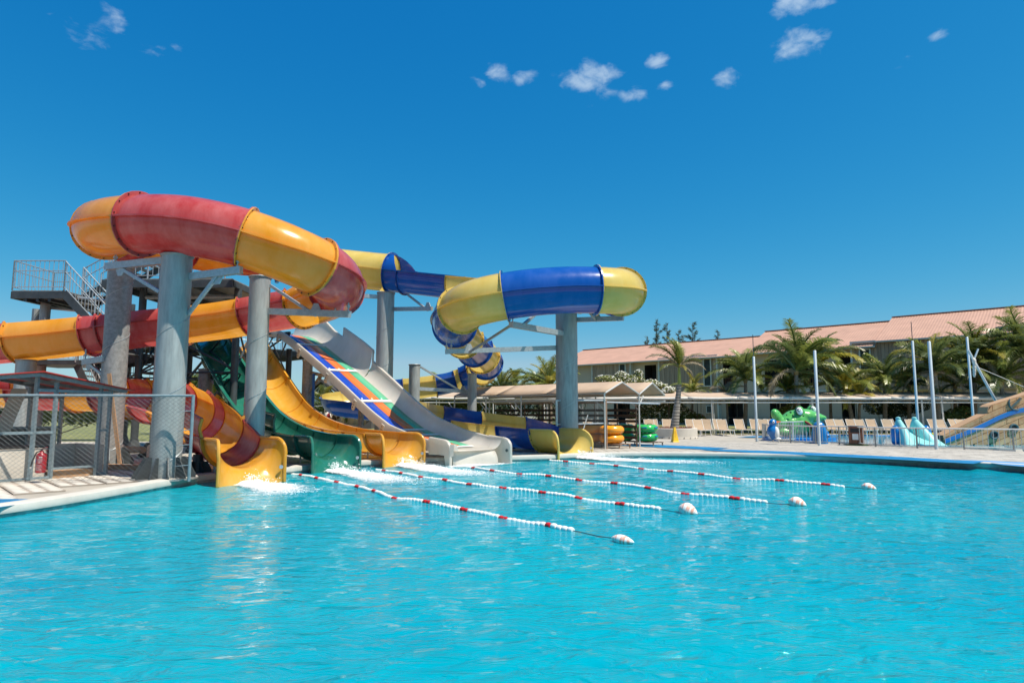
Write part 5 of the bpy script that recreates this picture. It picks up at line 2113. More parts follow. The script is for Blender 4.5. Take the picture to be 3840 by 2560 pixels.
# blue ribbed shell
sc0 = at(3072, 1655, 30.4)
shl = thing('shell_figure', 'blue ribbed shell figure with a tail right of the frog', 'play figure', (sc0.x, sc0.y, DECK))
mb = MB()
rows = []
for i in range(13):
    th = math.pi / 2 * i / 12
    row = []
    for j in range(48):
        ph = 2 * math.pi * j / 48
        rb = 1 - .07 * abs(math.sin(ph * 5))
        row.append(Vector((sc0.x, sc0.y, DECK)) + Vector((.36 * rb * math.cos(th) ** .55 * math.cos(ph) + .02, .40 * rb * math.cos(th) ** .55 * math.sin(ph), 1.03 * math.sin(th))))
    rows.append(row)
mb.grid(rows, closed=True)
mb.build('shell', M['toy_blue'], shl, smooth=True)
mb = MB()
mb.ball(at(3095, 1628, 30.3), (.17, .17, .22))
mb.ball(at(3103, 1634, 30.2), (.13, .12, .10))
tl = mb.build('tail', M['toy_blue'], shl, smooth=True)
remesh(tl, .025, 4)

# aqua double-humped slide
AD = 29.2


def AP(px, py, dy=0.0):
    return at(px, py, AD + dy)


a0 = AP(3440, 1668)
aq = thing('toddler_slide', 'pale aqua toddler slide with two tall humped sides in the paddling pool', 'toddler slide', (a0.x, a0.y, DECK))
cx = AP(3428, 1640).x


def hump(sgn):
    """a rounded ridge: arched across, tall and round-headed at the back, sweeping down and outwards to the water"""
    rows = []
    for i in range(19):
        q = i / 18
        y = AD + .80 - 1.8 * q
        if q < .16:
            zt = .62 + .62 * math.sin(q / .16 * math.pi / 2)
        else:
            t_ = (q - .16) / .84
            zt = 1.24 * (1 - t_ ** 1.25) ** 1.25 + .04
        cxm = cx + sgn * (.36 + .30 * q ** 1.8)
        hw = .17 + .12 * q
        row = []
        for k in range(11):
            a = math.pi * k / 10
            row.append(Vector((cxm - sgn * hw * math.cos(a) * (1.0 if k else 1.0), y, DECK - .02 + zt * max(0.0, math.sin(a)) ** .55)))
        rows.append(row)
    return rows


for sgn in (-1, 1):
    h_ = MB().grid(hump(sgn)).build('hump', M['toy_aqua'], aq, smooth=True)
    MB().ball(Vector((cx + sgn * .37, AD + .50, DECK + 1.21)), (.08, .16, .07)).build('crest', M['toy_aqua'], h_, smooth=True)
rows = []
for i in range(13):
    q = i / 12
    y = AD + .7 - 1.75 * q
    z = DECK + .08 + .62 * (1 - q) ** 1.5
    rows.append([Vector((cx - .30 - .12 * q, y, z + .03)), Vector((cx - .15, y, z)), Vector((cx + .15, y, z)), Vector((cx + .30 + .12 * q, y, z + .03))])
MB().grid(rows).build('chute', M['toy_aqua'], aq, smooth=True, solid=.05)
for sgn, dx in ((-1, -.62), (1, .78)):
    mb = MB()
    mb.ball(Vector((cx + dx, AD + .35, DECK + .42)), (.20, .30, .48))
    mb.build('blue_flank', M['toy_blue'], aq, smooth=True)
MB().ball(Vector((cx + .62, AD - .35, DECK + .52)), (.05, .02, .07)).build('flower_decal', M['cone_yellow'], aq, smooth=True)
MB().ball(Vector((cx + .52, AD - .62, DECK + .22)), (.07, .02, .08)).build('flower_decal', M['petal_red'], aq, smooth=True)

# pirate ship bow
SD = 29.0


def SPX(px, py):
    p = at(px, py, SD)
    return p.x, p.z


shp = thing('pirate_ship', 'wooden-plank pirate ship bow with blue stripe, portholes and anchor', 'play ship', (SPX(3700, 1600)[0], SD, DECK))
out = [SPX(*p) for p in ((3539, 1671), (3539, 1633), (3589, 1606), (3662, 1570), (3704, 1551), (3709, 1526), (3721, 1518), (3780, 1500), (3840, 1482), (3960, 1440), (4070, 1395), (4070, 1690))]
out = [(x, max(z, DECK)) for x, z in out]


def top_z(x):
    xs_ = [p[0] for p in out[1:-1]]
    zs_ = [p[1] for p in out[1:-1]]
    return float(np.interp(x, xs_, zs_))


hull_w = .55
mb = MB()
mb.prism([(x, z) for x, z in out], (0, SD + .035, 0), (1, 0, 0), UP, (0, hull_w, 0))
mb.build('hull', M['ship_line'], shp)
mb = MB()
mb.grid([[Vector((x, SD + .03, z + .004)), Vector((x, SD + hull_w + .05, z + .004))] for x, z in out[1:-1]])
mb.build('gunwale', M['ship_deck'], shp, solid=.03)
xa, xb = out[0][0], out[-1][0]


def sheer(x, r):
    """height of plank line r (0 top .. ) at x"""
    return top_z_smooth(x) - .25 * r * (1 + .04 * (x - xa))


def top_z_smooth(x):
    q = (x - xa) / (xb - xa)
    return .62 + 2.75 * q ** 1.05 + .10


for r_i in range(-6, 14):
    off = .55 * (r_i % 2)
    x = xa + .012
    seg = [xa + .012]
    xx = xa + off + .65
    while xx < xb - .2:
        seg.append(xx)
        xx += 1.12
    seg.append(xb)
    for s0, s1 in zip(seg[:-1], seg[1:]):
        a_, b_ = s0 + .012, s1 - .012
        n_ = 6
        tops, bots = [], []
        for i in range(n_ + 1):
            x = a_ + (b_ - a_) * i / n_
            zt = min(sheer(x, r_i), top_z(x) - .02)
            zb = max(sheer(x, r_i + 1) + .022, DECK + .01)
            if zt > zb + .01:
                tops.append((x, zt))
                bots.append((x, zb))
        if len(tops) < 2:
            continue
        poly = tops + bots[::-1]
        MB().prism(poly, (0, SD, 0), (1, 0, 0), UP, (0, .034, 0)).build('plank', M['ship_wood'], shp)
        # iron strap and bolts at the plank joint
        if s1 < xb - .1 and len(tops) == n_ + 1 and r_i % 2 == 0:
            mx, mz = s1, (tops[-1][1] + bots[-1][1]) / 2
            mb = MB()
            for dx in (-.07, .07):
                for dz in (-.06, .06):
                    mb.rod((mx + dx, SD - .012, mz + dz), (mx + dx, SD + .01, mz + dz), .014, 6)
            stuff(mb.build('bolts', M['ship_line'], shp))
# blue stripe
pts = [(SPX(3541, 1655)), (SPX(3600, 1632)), (SPX(3680, 1598)), (SPX(3745, 1566)), (SPX(3800, 1545)), (SPX(3840, 1536)), (SPX(3920, 1522)), (SPX(4060, 1505))]
cur = spline([Vector((x, 0, z)) for x, z in pts], 5)
rows = [[Vector((p.x, SD - .035, p.z + .10)), Vector((p.x, SD - .05, p.z)), Vector((p.x, SD - .035, p.z - .10)), Vector((p.x, SD + .02, p.z - .10))] for p in cur]
for r in rows:
    r.insert(0, Vector((r[0].x, SD + .02, r[0].z)))
MB().grid(rows).build('blue_stripe', M['toy_blue'], shp, smooth=True)
for px, py in ((3727, 1630), (3801, 1604)):
    x, z = SPX(px, py)
    mb = MB()
    mb.tube([Vector((x + .17 * math.cos(t * math.pi / 10), SD - .03, z + .16 * math.sin(t * math.pi / 10))) for t in range(20)], .045, 8, closed=True)
    ph = mb.build('porthole', M['ship_iron'], shp, smooth=True)
    MB().prism([(.15 * math.cos(t * math.pi / 8), .14 * math.sin(t * math.pi / 8)) for t in range(16)], (x, SD - .012, z), (1, 0, 0), UP, (0, .01, 0)).build('pane', M['black'], ph)
ax_, az_ = SPX(3806, 1512)
an = MB()
u = Vector((.62, 0, .55)).normalized()
v = Vector((-u.z, 0, u.x))
o_ = Vector((ax_, SD - .03, az_))
an.bar(o_ - u * .26, o_ + u * .26, .07, .05, up=(0, 1, 0))
an.tube([o_ + u * .30 + u * .05 * math.cos(t * math.pi / 5) + v * .05 * math.sin(t * math.pi / 5) for t in range(10)], .02, 6, closed=True)
an.tube([o_ - u * .04 + v * .30, o_ - u * .16 + v * .26, o_ - u * .28 + v * .10, o_ - u * .30, o_ - u * .28 - v * .10, o_ - u * .16 - v * .26, o_ - u * .04 - v * .30], [.015, .045, .04, .04, .04, .045, .015], 8)
an.build('anchor', M['ship_iron'], shp, smooth=True)

# ================================================================== masts
MAST = [((2839, 1655), 1338, .062, 'white steel mast left of the bird figure, thin rod on top', 1255),
        ((3073, 1672), 1315, .066, 'white steel mast standing in front of the frog', None),
        ((3512, 1686), 1281, .066, 'white steel mast nearest the camera beside the aqua slide', None),
        ((3447, 1655), 1279, .062, 'white steel mast behind the aqua slide, thin rod on top', 1207),
        ((3655, 1640), 1264, .070, 'white steel mast rising behind the ship bow', None)]
for (bx_, by_), ty, r, lab, rod_y in MAST:
    b = gz(bx_, by_)
    z = at(bx_, ty, b.y).z
    m_ = thing('mast', lab, 'mast', b, 'white masts round the paddling pool')
    MB().lathe([(r, DECK), (r * .96, z), (r * .7, z + .02)], 14, (b.x, b.y, 0)).build('shaft', M['pole'], m_, smooth=True)
    MB().lathe([(r * 1.8, DECK), (r * 1.8, DECK + .02)], 14, (b.x, b.y, 0)).build('base_plate', M['galv_dark'], m_)
    if rod_y:
        MB().rod((b.x, b.y, z), (b.x, b.y, at(bx_, rod_y, b.y).z), .018, 6).build('rod', M['steel_dark'], m_)
dm = thing('leaning_spar', 'pale spar leaning from the ship bow with a tied white rag', 'spar', at(3741, 1515, 30.2))
p0, p1 = at(3741, 1515, 30.2), at(3630, 1312, 30.2)
MB().rod(p0, p1, .055, 12).build('spar', M['pole'], dm, smooth=True)
MB().rod(at(3648, 1360, 30.2), at(3668, 1308, 30.2), .04, 10).build('cross_spar', M['pole'], dm, smooth=True)
MB().rod(at(3670, 1378, 30.2), at(3840, 1450, 30.4), .014, 6).build('stay_rope', M['canvas_white'], dm)
mb = MB()
for k in range(5):
    c = at(3652 + 6 * random.random(), 1352 + 13 * k, 30.1)
    mb.ball(c, (.10 - .012 * k, .09, .14))
rag = mb.build('rag', M['canvas_white'], dm, smooth=True)
remesh(rag, .035, 3)

# ================================================================== litter bin
lb = gz(3213, 1671)
lbn = thing('litter_bin', 'brown timber litter bin with black slot and white notice', 'litter bin', lb)
RZ = RAD(-33)
ca, sa = math.cos(RZ), math.sin(RZ)
U_ = Vector((ca, sa, 0))
V_ = Vector((-sa, ca, 0))
w2, hb = .27, .86


def LB(u, v, z):
    return lb + U_ * u + V_ * v + UP * z


MB().prism([(-w2 + .02, -w2 + .02), (w2 - .02, -w2 + .02), (w2 - .02, w2 - .02), (-w2 + .02, w2 - .02)], LB(0, 0, .05), U_, V_, UP * (hb - .06)).build('liner', M['timber_dark'], lbn)
for f_ in range(4):
    R4 = Matrix.Rotation(math.pi / 2 * f_, 3, 'Z')
    for i in range(5):
        u = -w2 + (i + .5) * 2 * w2 / 5
        c = R4 @ Vector((u, -w2, 0))
        e1 = R4 @ Vector((1, 0, 0))
        e2 = R4 @ Vector((0, 1, 0))
        ww = w2 / 5 - .004
        MB().prism([(-ww, -.012), (ww, -.012), (ww, .012), (-ww, .012)], LB(c.x, c.y, .05), U_ * e1.x + V_ * e1.y, U_ * e2.x + V_ * e2.y, UP * (hb - .05)).build('slat', M['timber_red'], lbn)
MB().prism([(-w2 - .04, -w2 - .04), (w2 + .04, -w2 - .04), (w2 + .04, w2 + .04), (-w2 - .04, w2 + .04)], LB(0, 0, hb), U_, V_, UP * .035).build('lid', M['galv_dark'], lbn)
# openings are on the face turned to the camera's left
fn = -V_
fo_ = LB(0, -w2 - .014, 0)
MB().prism([(-.20, .60), (.20, .60), (.20, .78), (-.20, .78)], fo_, U_, UP, fn * .012).build('slot', M['black'], lbn)
MB().prism([(-.13, .28), (.11, .28), (.11, .54), (-.13, .54)], fo_, U_, UP, fn * .006).build('notice', M['label_white'], lbn)
mo = MB().lathe([(.50, 0), (.50, .014)], 20, lb + Vector((0, 0, .05)), 1.1, .9).build('base_mat', M['mat_green'], lbn)

# ================================================================== hotel
HK = 1.22                                       # storeys are tall: heights counted from eye level
HA = Vector((6.4 * HK, 67.2 * HK, 0))


def zk(z):
    return 1.7 + (z - 1.7) * HK if z > 1.0 else z

HE = Vector((.737, -.676, 0)).normalized()
HN = Vector((-HE.y, HE.x, 0)) * -1              # towards the camera


def hu(px):
    k = (px - 1920) / FPX
    return (k * HA.y - HA.x) / (HE.x - k * HE.y)


def HP(u, z, out=0.0):
    p = HA + HE * u + HN * out
    return Vector((p.x, p.y, z))


def hz_(px, py):
    u = hu(px)
    p = HA + HE * u
    return at(px, py, p.y).z


ho = thing('hotel', 'long two-storey hotel with pink corrugated roof and timber-clad bays', 'building', HP(25, DECK))
EZ = zk(6.55)
U0, U1 = hu(2120), hu(4150)
# openings: (px0, px1, z0, z1)
ops = [(2418, 2462, 3.75, 6.05), (2712, 2758, 3.75, 6.1), (2868, 2962, 3.7, 5.9), (3012, 3050, 3.7, 5.9), (3143, 3197, 3.8, 6.15), (3690, 3745, 3.8, 6.1),
       (2724, 2782, .25, 2.75), (2882, 2945, .25, 2.75), (2970, 3030, .25, 2.7), (3585, 3640, .25, 2.7), (3150, 3200, .25, 2.7), (2300, 2360, .25, 2.6), (3300, 3350, .25, 2.6)]
OPU = [(hu(a), hu(b), zk(z0), zk(z1)) for a, b, z0, z1 in ops]
ub = sorted({U0, U1, *[o[0] for o in OPU], *[o[1] for o in OPU]})
zb = sorted({DECK, EZ, *[o[2] for o in OPU], *[o[3] for o in OPU]})
mb = MB()
for a, b in zip(ub[:-1], ub[1:]):
    for z0, z1 in zip(zb[:-1], zb[1:]):
        um, zm = (a + b) / 2, (z0 + z1) / 2
        if any(o[0] < um < o[1] and o[2] < zm < o[3] for o in OPU):
            continue
        mb.add([HP(a, z0), HP(b, z0), HP(b, z1), HP(a, z1)], [(0, 1, 2, 3)])
mb.build('wall', M['hotel_wall'], ho)
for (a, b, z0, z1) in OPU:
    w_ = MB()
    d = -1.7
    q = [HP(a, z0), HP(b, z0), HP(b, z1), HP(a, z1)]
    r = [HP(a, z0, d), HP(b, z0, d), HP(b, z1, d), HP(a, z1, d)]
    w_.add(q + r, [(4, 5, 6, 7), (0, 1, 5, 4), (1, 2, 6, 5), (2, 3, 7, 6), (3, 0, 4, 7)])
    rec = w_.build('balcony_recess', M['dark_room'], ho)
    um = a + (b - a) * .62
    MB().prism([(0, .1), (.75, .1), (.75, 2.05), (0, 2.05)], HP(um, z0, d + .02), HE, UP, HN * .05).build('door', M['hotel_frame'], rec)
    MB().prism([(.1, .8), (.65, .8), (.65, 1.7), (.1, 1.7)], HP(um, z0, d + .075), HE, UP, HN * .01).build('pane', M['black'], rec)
    if z0 > 3:
        L = b - a
        MB().bar(HP(a, z0 + .95, .05), HP(b, z0 + .95, .05), .06, .06).build('balcony_rail', M['timber_dark'], rec)
        k = int(L / .16)
        mb = MB()
        for i in range(k):
            mb.bar(HP(a + (i + .5) * L / k, z0 + .02, .05), HP(a + (i + .5) * L / k, z0 + .95, .05), .05, .02)
        stuff(mb.build('balcony_bars', M['timber_red'], rec))
# timber-clad projecting bays: (px0, px1, ztop)
bays = [(2228, 2376, 6.42), (2478, 2701, 6.62), (3200, 3612, 6.95), (3752, 4120, 7.3)]
BZ0 = {2228: 3.3, 2478: DECK, 3200: 3.2, 3752: 3.2}
for (p0, p1, zt) in bays:
    a, b = hu(p0), hu(p1)
    z0 = zk(BZ0[p0])
    zt = zk(zt)
    out = .55
    br = MB()
    br.add([HP(a, z0, out - .06), HP(b, z0, out - .06), HP(b, zt, out - .06), HP(a, zt, out - .06), HP(a, z0, -.1), HP(b, z0, -.1), HP(b, zt, -.1), HP(a, zt, -.1)],
           [(0, 1, 2, 3), (1, 5, 6, 2), (4, 0, 3, 7), (3, 2, 6, 7), (4, 5, 1, 0)])
    bay = br.build('bay', M['hotel_frame'], ho)
    f = .17
    n_ = int((b - a - 2 * f) / .30)
    for i in range(n_):
        x0_, x1_ = a + f + (b - a - 2 * f) * i / n_, a + f + (b - a - 2 * f) * (i + 1) / n_ - .025
        MB().add([HP(x0_, z0 + .05, out - .01 + .022 * (i % 2)), HP(x1_, z0 + .05, out - .01 + .022 * (i % 2)), HP(x1_, zt - f, out - .01 + .022 * (i % 2)), HP(x0_, zt - f, out - .01 + .022 * (i % 2)),
                  HP(x0_, z0 + .05, out - .055), HP(x1_, z0 + .05, out - .055), HP(x1_, zt - f, out - .055), HP(x0_, zt - f, out - .055)],
                 [(0, 1, 2, 3), (0, 4, 5, 1), (1, 5, 6, 2), (2, 6, 7, 3), (3, 7, 4, 0)]).build('cladding_board', M['clad'], bay)
    for (e0, e1, za, zb_) in ((a, a + f, z0, zt), (b - f, b, z0, zt), (a + f, b - f, zt - f, zt)):
        MB().add([HP(e0, za, out + .06), HP(e1, za, out + .06), HP(e1, zb_, out + .06), HP(e0, zb_, out + .06), HP(e0, za, out - .01), HP(e1, za, out - .01), HP(e1, zb_, out - .01), HP(e0, zb_, out - .01)],
                 [(0, 1, 2, 3), (0, 4, 5, 1), (1, 5, 6, 2), (2, 6, 7, 3), (3, 7, 4, 0)]).build('bay_frame', M['hotel_frame'], bay)
# louvred windows
for (p0, p1, y0, y1) in ((2333, 2358, 1402, 1364), (2648, 2678, 1450, 1345), (3233, 3277, 1392, 1310), (2502, 2514, 1378, 1366), (2655, 2675, 1548, 1520)):
    a, b = hu(p0), hu(p1)
    z0, z1 = hz_(p0, y0), hz_(p0, y1)
    out = .60
    win = MB()
    t_ = .11 if b - a > .8 else .06
    for (e0, e1, za, zb_) in ((a, a + t_, z0, z1), (b - t_, b, z0, z1), (a + t_, b - t_, z1 - t_, z1), (a + t_, b - t_, z0, z0 + t_)):
        win.add([HP(e0, za, out + .10), HP(e1, za, out + .10), HP(e1, zb_, out + .10), HP(e0, zb_, out + .10), HP(e0, za, out - .04), HP(e1, za, out - .04), HP(e1, zb_, out - .04), HP(e0, zb_, out - .04)],
                [(0, 1, 2, 3), (0, 4, 5, 1), (1, 5, 6, 2), (2, 6, 7, 3), (3, 7, 4, 0)])
    wo = win.build('window', M['hotel_frame'], ho)
    MB().add([HP(a + t_, z0 + t_, out - .02), HP(b - t_, z0 + t_, out - .02), HP(b - t_, z1 - t_, out - .02), HP(a + t_, z1 - t_, out - .02)], [(0, 1, 2, 3)]).build('pane', M['black'], wo)
    k = max(3, int((z1 - z0 - 2 * t_) / .13))
    for i in range(k):
        z = z0 + t_ + (z1 - z0 - 2 * t_) * (i + .5) / k
        MB().add([HP(a + t_, z - .03, out + .07), HP(b - t_, z - .03, out + .07), HP(b - t_, z + .04, out + .0), HP(a + t_, z + .04, out + .0)], [(0, 1, 2, 3)]).build('louvre', M['louvre'], wo, solid=.012)
MB().add([HP(U0, zk(3.35), .04), HP(U1, zk(3.35), .04), HP(U1, zk(3.15), .04), HP(U0, zk(3.15), .04)], [(3, 2, 1, 0)]).build('floor_band', M['hotel_frame'], ho, solid=.05)
# roofs: corrugated sheets in three lengths
roofs = [(2080, 2789, 6.45, 8.55), (2789, 3298, 6.55, 8.95), (3298, 4180, 6.90, 9.25)]
for (p0, p1, e_, rz_) in roofs:
    a, b = hu(p0), hu(p1)
    e_, rz_ = zk(e_), zk(rz_)
    n_ = int((b - a) / .06)
    rows = [[], [], []]
    for i in range(n_ + 1):
        u = a + (b - a) * i / n_
        dz = .013 if i % 4 in (1, 2) else 0.0
        rows[0].append(HP(u, e_ - .10 + dz, 1.0))
        rows[1].append(HP(u, rz_ + dz, -6.4))
        rows[2].append(HP(u, e_ + dz, -14))
    ro = MB().grid(rows).build('roof', M['roof_pink'], ho, solid=.03)
    MB().bar(HP(a, rz_ + .06, -6.4), HP(b, rz_ + .06, -6.4), .42, .07).build('ridge_cap', M['roof_edge'], ro)
    MB().bar(HP(a, e_ - .12, 1.02), HP(b, e_ - .12, 1.02), .05, .14).build('gutter', M['hotel_frame'], ro)
    for u in (a + .03, b - .03):
        MB().add([HP(u, e_ - .25, .9), HP(u, e_ - .25, -12), HP(u, rz_ - .05, -6.4)], [(0, 1, 2)]).build('gable_end', M['hotel_wall'], ro, solid=.05)
MB().add([HP(U0, DECK, -12), HP(U1, DECK, -12), HP(U1, EZ, -12), HP(U0, EZ, -12)], [(0, 1, 2, 3)]).build('rear_wall', M['hotel_wall'], ho)
MB().add([HP(U0, DECK, 0), HP(U0, DECK, -12), HP(U0, EZ, -12), HP(U0, EZ, 0)], [(0, 1, 2, 3)]).build('end_wall', M['hotel_wall'], ho)

# ================================================================== palms


def frond_mesh(name, L, a0, a1, lw, nl, m, seed, hang=.5, curl=1.0, width=.03, stiff=0.0):
    """one feathered palm leaf along +X, its stalk leaving at a0 degrees and ending at a1"""
    r = random.Random(seed)
    pts, dirs = [], []
    p = Vector((0, 0, 0))
    K = 22
    yaw = 0
    for i in range(K + 1):
        q = i / K
        an = RAD(a0 + (a1 - a0) * q ** curl)
        yaw += r.gauss(0, .02)
        d = Vector((math.cos(an) * math.cos(yaw), math.sin(yaw) * .5, math.sin(an)))
        pts.append(p.copy())
        dirs.append(d.normalized())
        p = p + d * (L / K)
    mb = MB()
    mb.tube(pts, [max(.006, .035 * (1 - .85 * i / K)) for i in range(K + 1)], 5)
    for i in range(nl):
        q = .10 + .89 * i / nl
        x = q * K
        k = int(x)
        p = pts[k].lerp(pts[min(k + 1, K)], x - k)
        t = dirs[k]
        sd = t.cross(UP)
        sd = sd.normalized() if sd.length > .05 else Vector((0, 1, 0))
        up = sd.cross(t)
        ln = lw * (math.sin(math.pi * (.12 + .80 * q)) ** .7) * r.uniform(.85, 1.1)
        for s_ in (1, -1):
            if r.random() < .05:
                continue
            d = (sd * s_ * 1.0 + t * (.55 + .5 * q) + up * (.30 + r.gauss(0, .12))).normalized()
            d2 = (d + Vector((0, 0, -1)) * (hang * r.uniform(.6, 1.4))).normalized()
            w = width * r.uniform(.8, 1.2)
            b = t * w
            m1 = p + d * ln * .5
            tip = m1 + d2 * ln * .5
            mb.add([p - b, p + b, m1 + b * .9, m1 - b * .9, tip], [(0, 1, 2, 3), (3, 2, 4)])
    return mb.mesh(name, mats=(m,))


FR = {}
for key, (mm, _) in {'green': ('fr_green', 0), 'deep': ('fr_deep', 0), 'yellow': ('fr_yellow', 0), 'dry': ('fr_dry', 0)}.items():
    FR[key] = [frond_mesh('frond', 1.0, 78, 20, .26, 46, M[mm], 1, .55, 1.5, .0085), frond_mesh('frond', 1.0, 55, -25, .27, 46, M[mm], 2, .8, 1.3, .0085),
               frond_mesh('frond', 1.0, 32, -55, .27, 44, M[mm], 3, 1.1, 1.2, .0085), frond_mesh('frond', 1.0, 5, -80, .24, 40, M[mm], 4, 1.2, 1.0, .0085)]


def trunk(root, base, top, r0, r1, m='trunk', rings=True, bend=.12, seed=0):
    r = random.Random(seed)
    pts, rad = [], []
    K = 26
    off = Vector((r.uniform(-1, 1), r.uniform(-1, 1), 0)) * bend
    for i in range(K + 1):
        q = i / K
        p = Vector(base).lerp(Vector(top), q) + off * math.sin(math.pi * q)
        pts.append(p)
        rad.append((r0 + (r1 - r0) * q) * (1.06 if i % 2 else .97) * (1.25 if i == 0 else 1))
    return MB().tube(pts, rad, 12).build('trunk', M[m], root, smooth=True)


def palm(label, base, crown, fl, n_, mix, seed, r0=.16, name='coconut_palm', spread=(0, 1, 2, 3), dry=1):
    """base on the ground, crown where the leaves start, fl leaf length"""
    r = random.Random(seed)
    base, crown = Vector(base), Vector(crown)
    root = thing(name, label, 'palm tree', base, 'palms round the hotel garden')
    trunk(root, base - UP * .1, crown, r0, r0 * .62, seed=seed)
    mb = MB()
    mb.lathe([(r0 * .7, -.35), (r0 * 1.05, -.1), (r0 * .9, .12), (r0 * .3, .35)], 10, crown)
    mb.build('leaf_base', M['husk'], root, smooth=True)
    ga = r.random() * 6.28
    for i in range(n_):
        q = i / n_
        kind = 0 if q < .22 else (1 if q < .55 else (2 if q < .85 else 3))
        ga += 2.4 + r.gauss(0, .2)
        key = r.choices(list(mix.keys()), list(mix.values()))[0]
        if kind == 3 and r.random() < .4 and dry:
            key = 'dry' if r.random() < .5 else 'yellow'
        L = fl * 1.22 * (.78 if kind == 0 else (1.0 if kind < 3 else .8)) * r.uniform(.85, 1.1)
        inst('frond', FR[key][kind], root, crown - base + UP * (.15 - .25 * q), 0, (L, L, L), rot=(r.gauss(0, .18), r.gauss(0, .14), ga))
    return root


G = {'green': 3, 'deep': 2, 'yellow': .8}
GY = {'green': 2, 'yellow': 2}
DP = {'deep': 3, 'green': 2, 'yellow': .4}


def pal(label, px, cy, d, fl, n_, mix, seed, tx=None, **kw):
    b = cbase(tx if tx else px, d)
    c = at(px, cy, d)
    return palm(label, b, c, fl, n_, mix, seed, **kw)


pal('tall coconut palm rising before the step in the pink roof', 2985, 1388, 45.5, 3.6, 24, {'green': 2, 'deep': 3}, 21, tx=3004, r0=.20)
pal('coconut palm directly behind the mast in front of the frog', 3052, 1380, 47.0, 3.1, 20, DP, 22, tx=3044, r0=.18)
pal('bushy green palm with leaning trunk left of the tall palm', 2795, 1418, 46.5, 2.5, 24, G, 23, tx=2788, r0=.17)
pal('short yellow-green palm at the foot of the tall palm', 2955, 1462, 46.6, 2.0, 20, {'yellow': 3, 'green': 2}, 24, r0=.15)
pal('small palm behind the palm planter', 2598, 1470, 47.5, 1.5, 14, GY, 25, r0=.10)
pal('low palm with one dry leaf right of the planter', 2722, 1486, 47.0, 1.5, 12, {'green': 1, 'dry': 2}, 26, r0=.10)
pal('yellow-leaved palm right of the frog', 3172, 1452, 46.4, 2.3, 22, {'yellow': 3, 'green': 2}, 27, tx=3200, r0=.17)
pal('dark green palm left of the yellow-leaved palm', 3115, 1448, 48.0, 1.8, 16, DP, 28, r0=.13)
pal('dense palm below the louvred window', 3318, 1428, 46.8, 2.5, 24, {'green': 3, 'deep': 2, 'yellow': 1}, 29, tx=3312, r0=.17)
pal('large palm behind the two masts by the aqua slide', 3505, 1390, 45.6, 3.0, 26, {'deep': 3, 'green': 2, 'yellow': 1}, 30, tx=3515, r0=.2)
pal('large palm behind the mast at the ship bow', 3655, 1350, 46.5, 3.2, 28, {'deep': 2, 'green': 3, 'yellow': 1}, 31, tx=3650, r0=.2)
pal('tall palm cut by the right edge of the picture', 3850, 1320, 45.0, 3.4, 26, {'deep': 3, 'green': 2}, 32, tx=3855, r0=.2)
pal('full palm behind the leaning spar', 3755, 1425, 45.2, 2.9, 24, {'green': 3, 'deep': 2}, 33, tx=3760, r0=.18)
pal('leafy palm between the two large right-hand palms', 3580, 1440, 47.5, 2.4, 22, {'green': 2, 'deep': 2, 'yellow': 1}, 34, r0=.16)
pal('palm filling the gap right of the dense palm', 3408, 1440, 47.6, 2.3, 20, {'green': 2, 'deep': 2, 'yellow': 1}, 35, r0=.15)
pal('low palm under the canopy right of the frog', 3225, 1500, 46.2, 1.8, 14, {'green': 2, 'yellow': 2}, 36, r0=.13)
pal('yellowish palm left of the broad column', 2062, 1452, 50.0, 2.6, 20, {'yellow': 2, 'green': 2}, 37, r0=.17)
pal('dark palm behind the yellowish palm by the broad column', 2020, 1450, 54.0, 2.3, 14, DP, 38, r0=.15)
pal('distant palm under the end of the winding coil', 1880, 1470, 56.0, 2.6, 18, DP, 39, r0=.16)
pal('far small palm near the grey roofed hut', 1925, 1462, 66.0, 2.4, 14, DP, 40, r0=.15)
pal('yellow-green fan of a young palm in front of the far villa', 1215, 1525, 38.0, 1.4, 20, {'yellow': 2, 'green': 3}, 41, r0=.12, dry=0)
pal('far palm between the thick column and the green slide', 712, 1478, 44.0, 2.0, 16, {'green': 2, 'deep': 2}, 42, r0=.15)
pal('far palm right of the short dark column', 800, 1480, 47.0, 2.2, 16, DP, 43, r0=.15)
pal('dark palm above the far villa', 1345, 1425, 60.0, 2.6, 16, DP, 44, tx=1335, r0=.15)
pal('small far palm behind the coil foot', 1655, 1460, 62.0, 2.2, 14, DP, 45, r0=.14)

# the palm in the planter: ringed trunk, green crownshaft, sparse wind-blown leaves
pb = pc + UP * .5
ptop = at(2548, 1442, pc.y)
rp = thing('planter_palm', 'single palm with dark-ringed trunk growing from the round planter', 'palm tree', pb)
K = 30
pts = [pb.lerp(ptop, i / K) for i in range(K + 1)]
MB().tube(pts, [.26 - .14 * (i / K) ** .8 for i in range(K + 1)], 16).build('trunk', M['trunk_royal'], rp, smooth=True)
for i in range(15):
    q = (i + .6 + random.uniform(-.2, .2)) / 15
    p = pb.lerp(ptop, q)
    r = .26 - .14 * q ** .8 + .004
    MB().lathe([(r, -.022), (r + .006, 0), (r - .002, .022)], 16, p).build('trunk_ring', M['trunk_ring'], rp)
cz = at(2546, 1376, pc.y)
MB().tube([ptop, ptop.lerp(cz, .5), cz], [.115, .10, .06], 12).build('crownshaft', M['crownshaft'], rp, smooth=True)
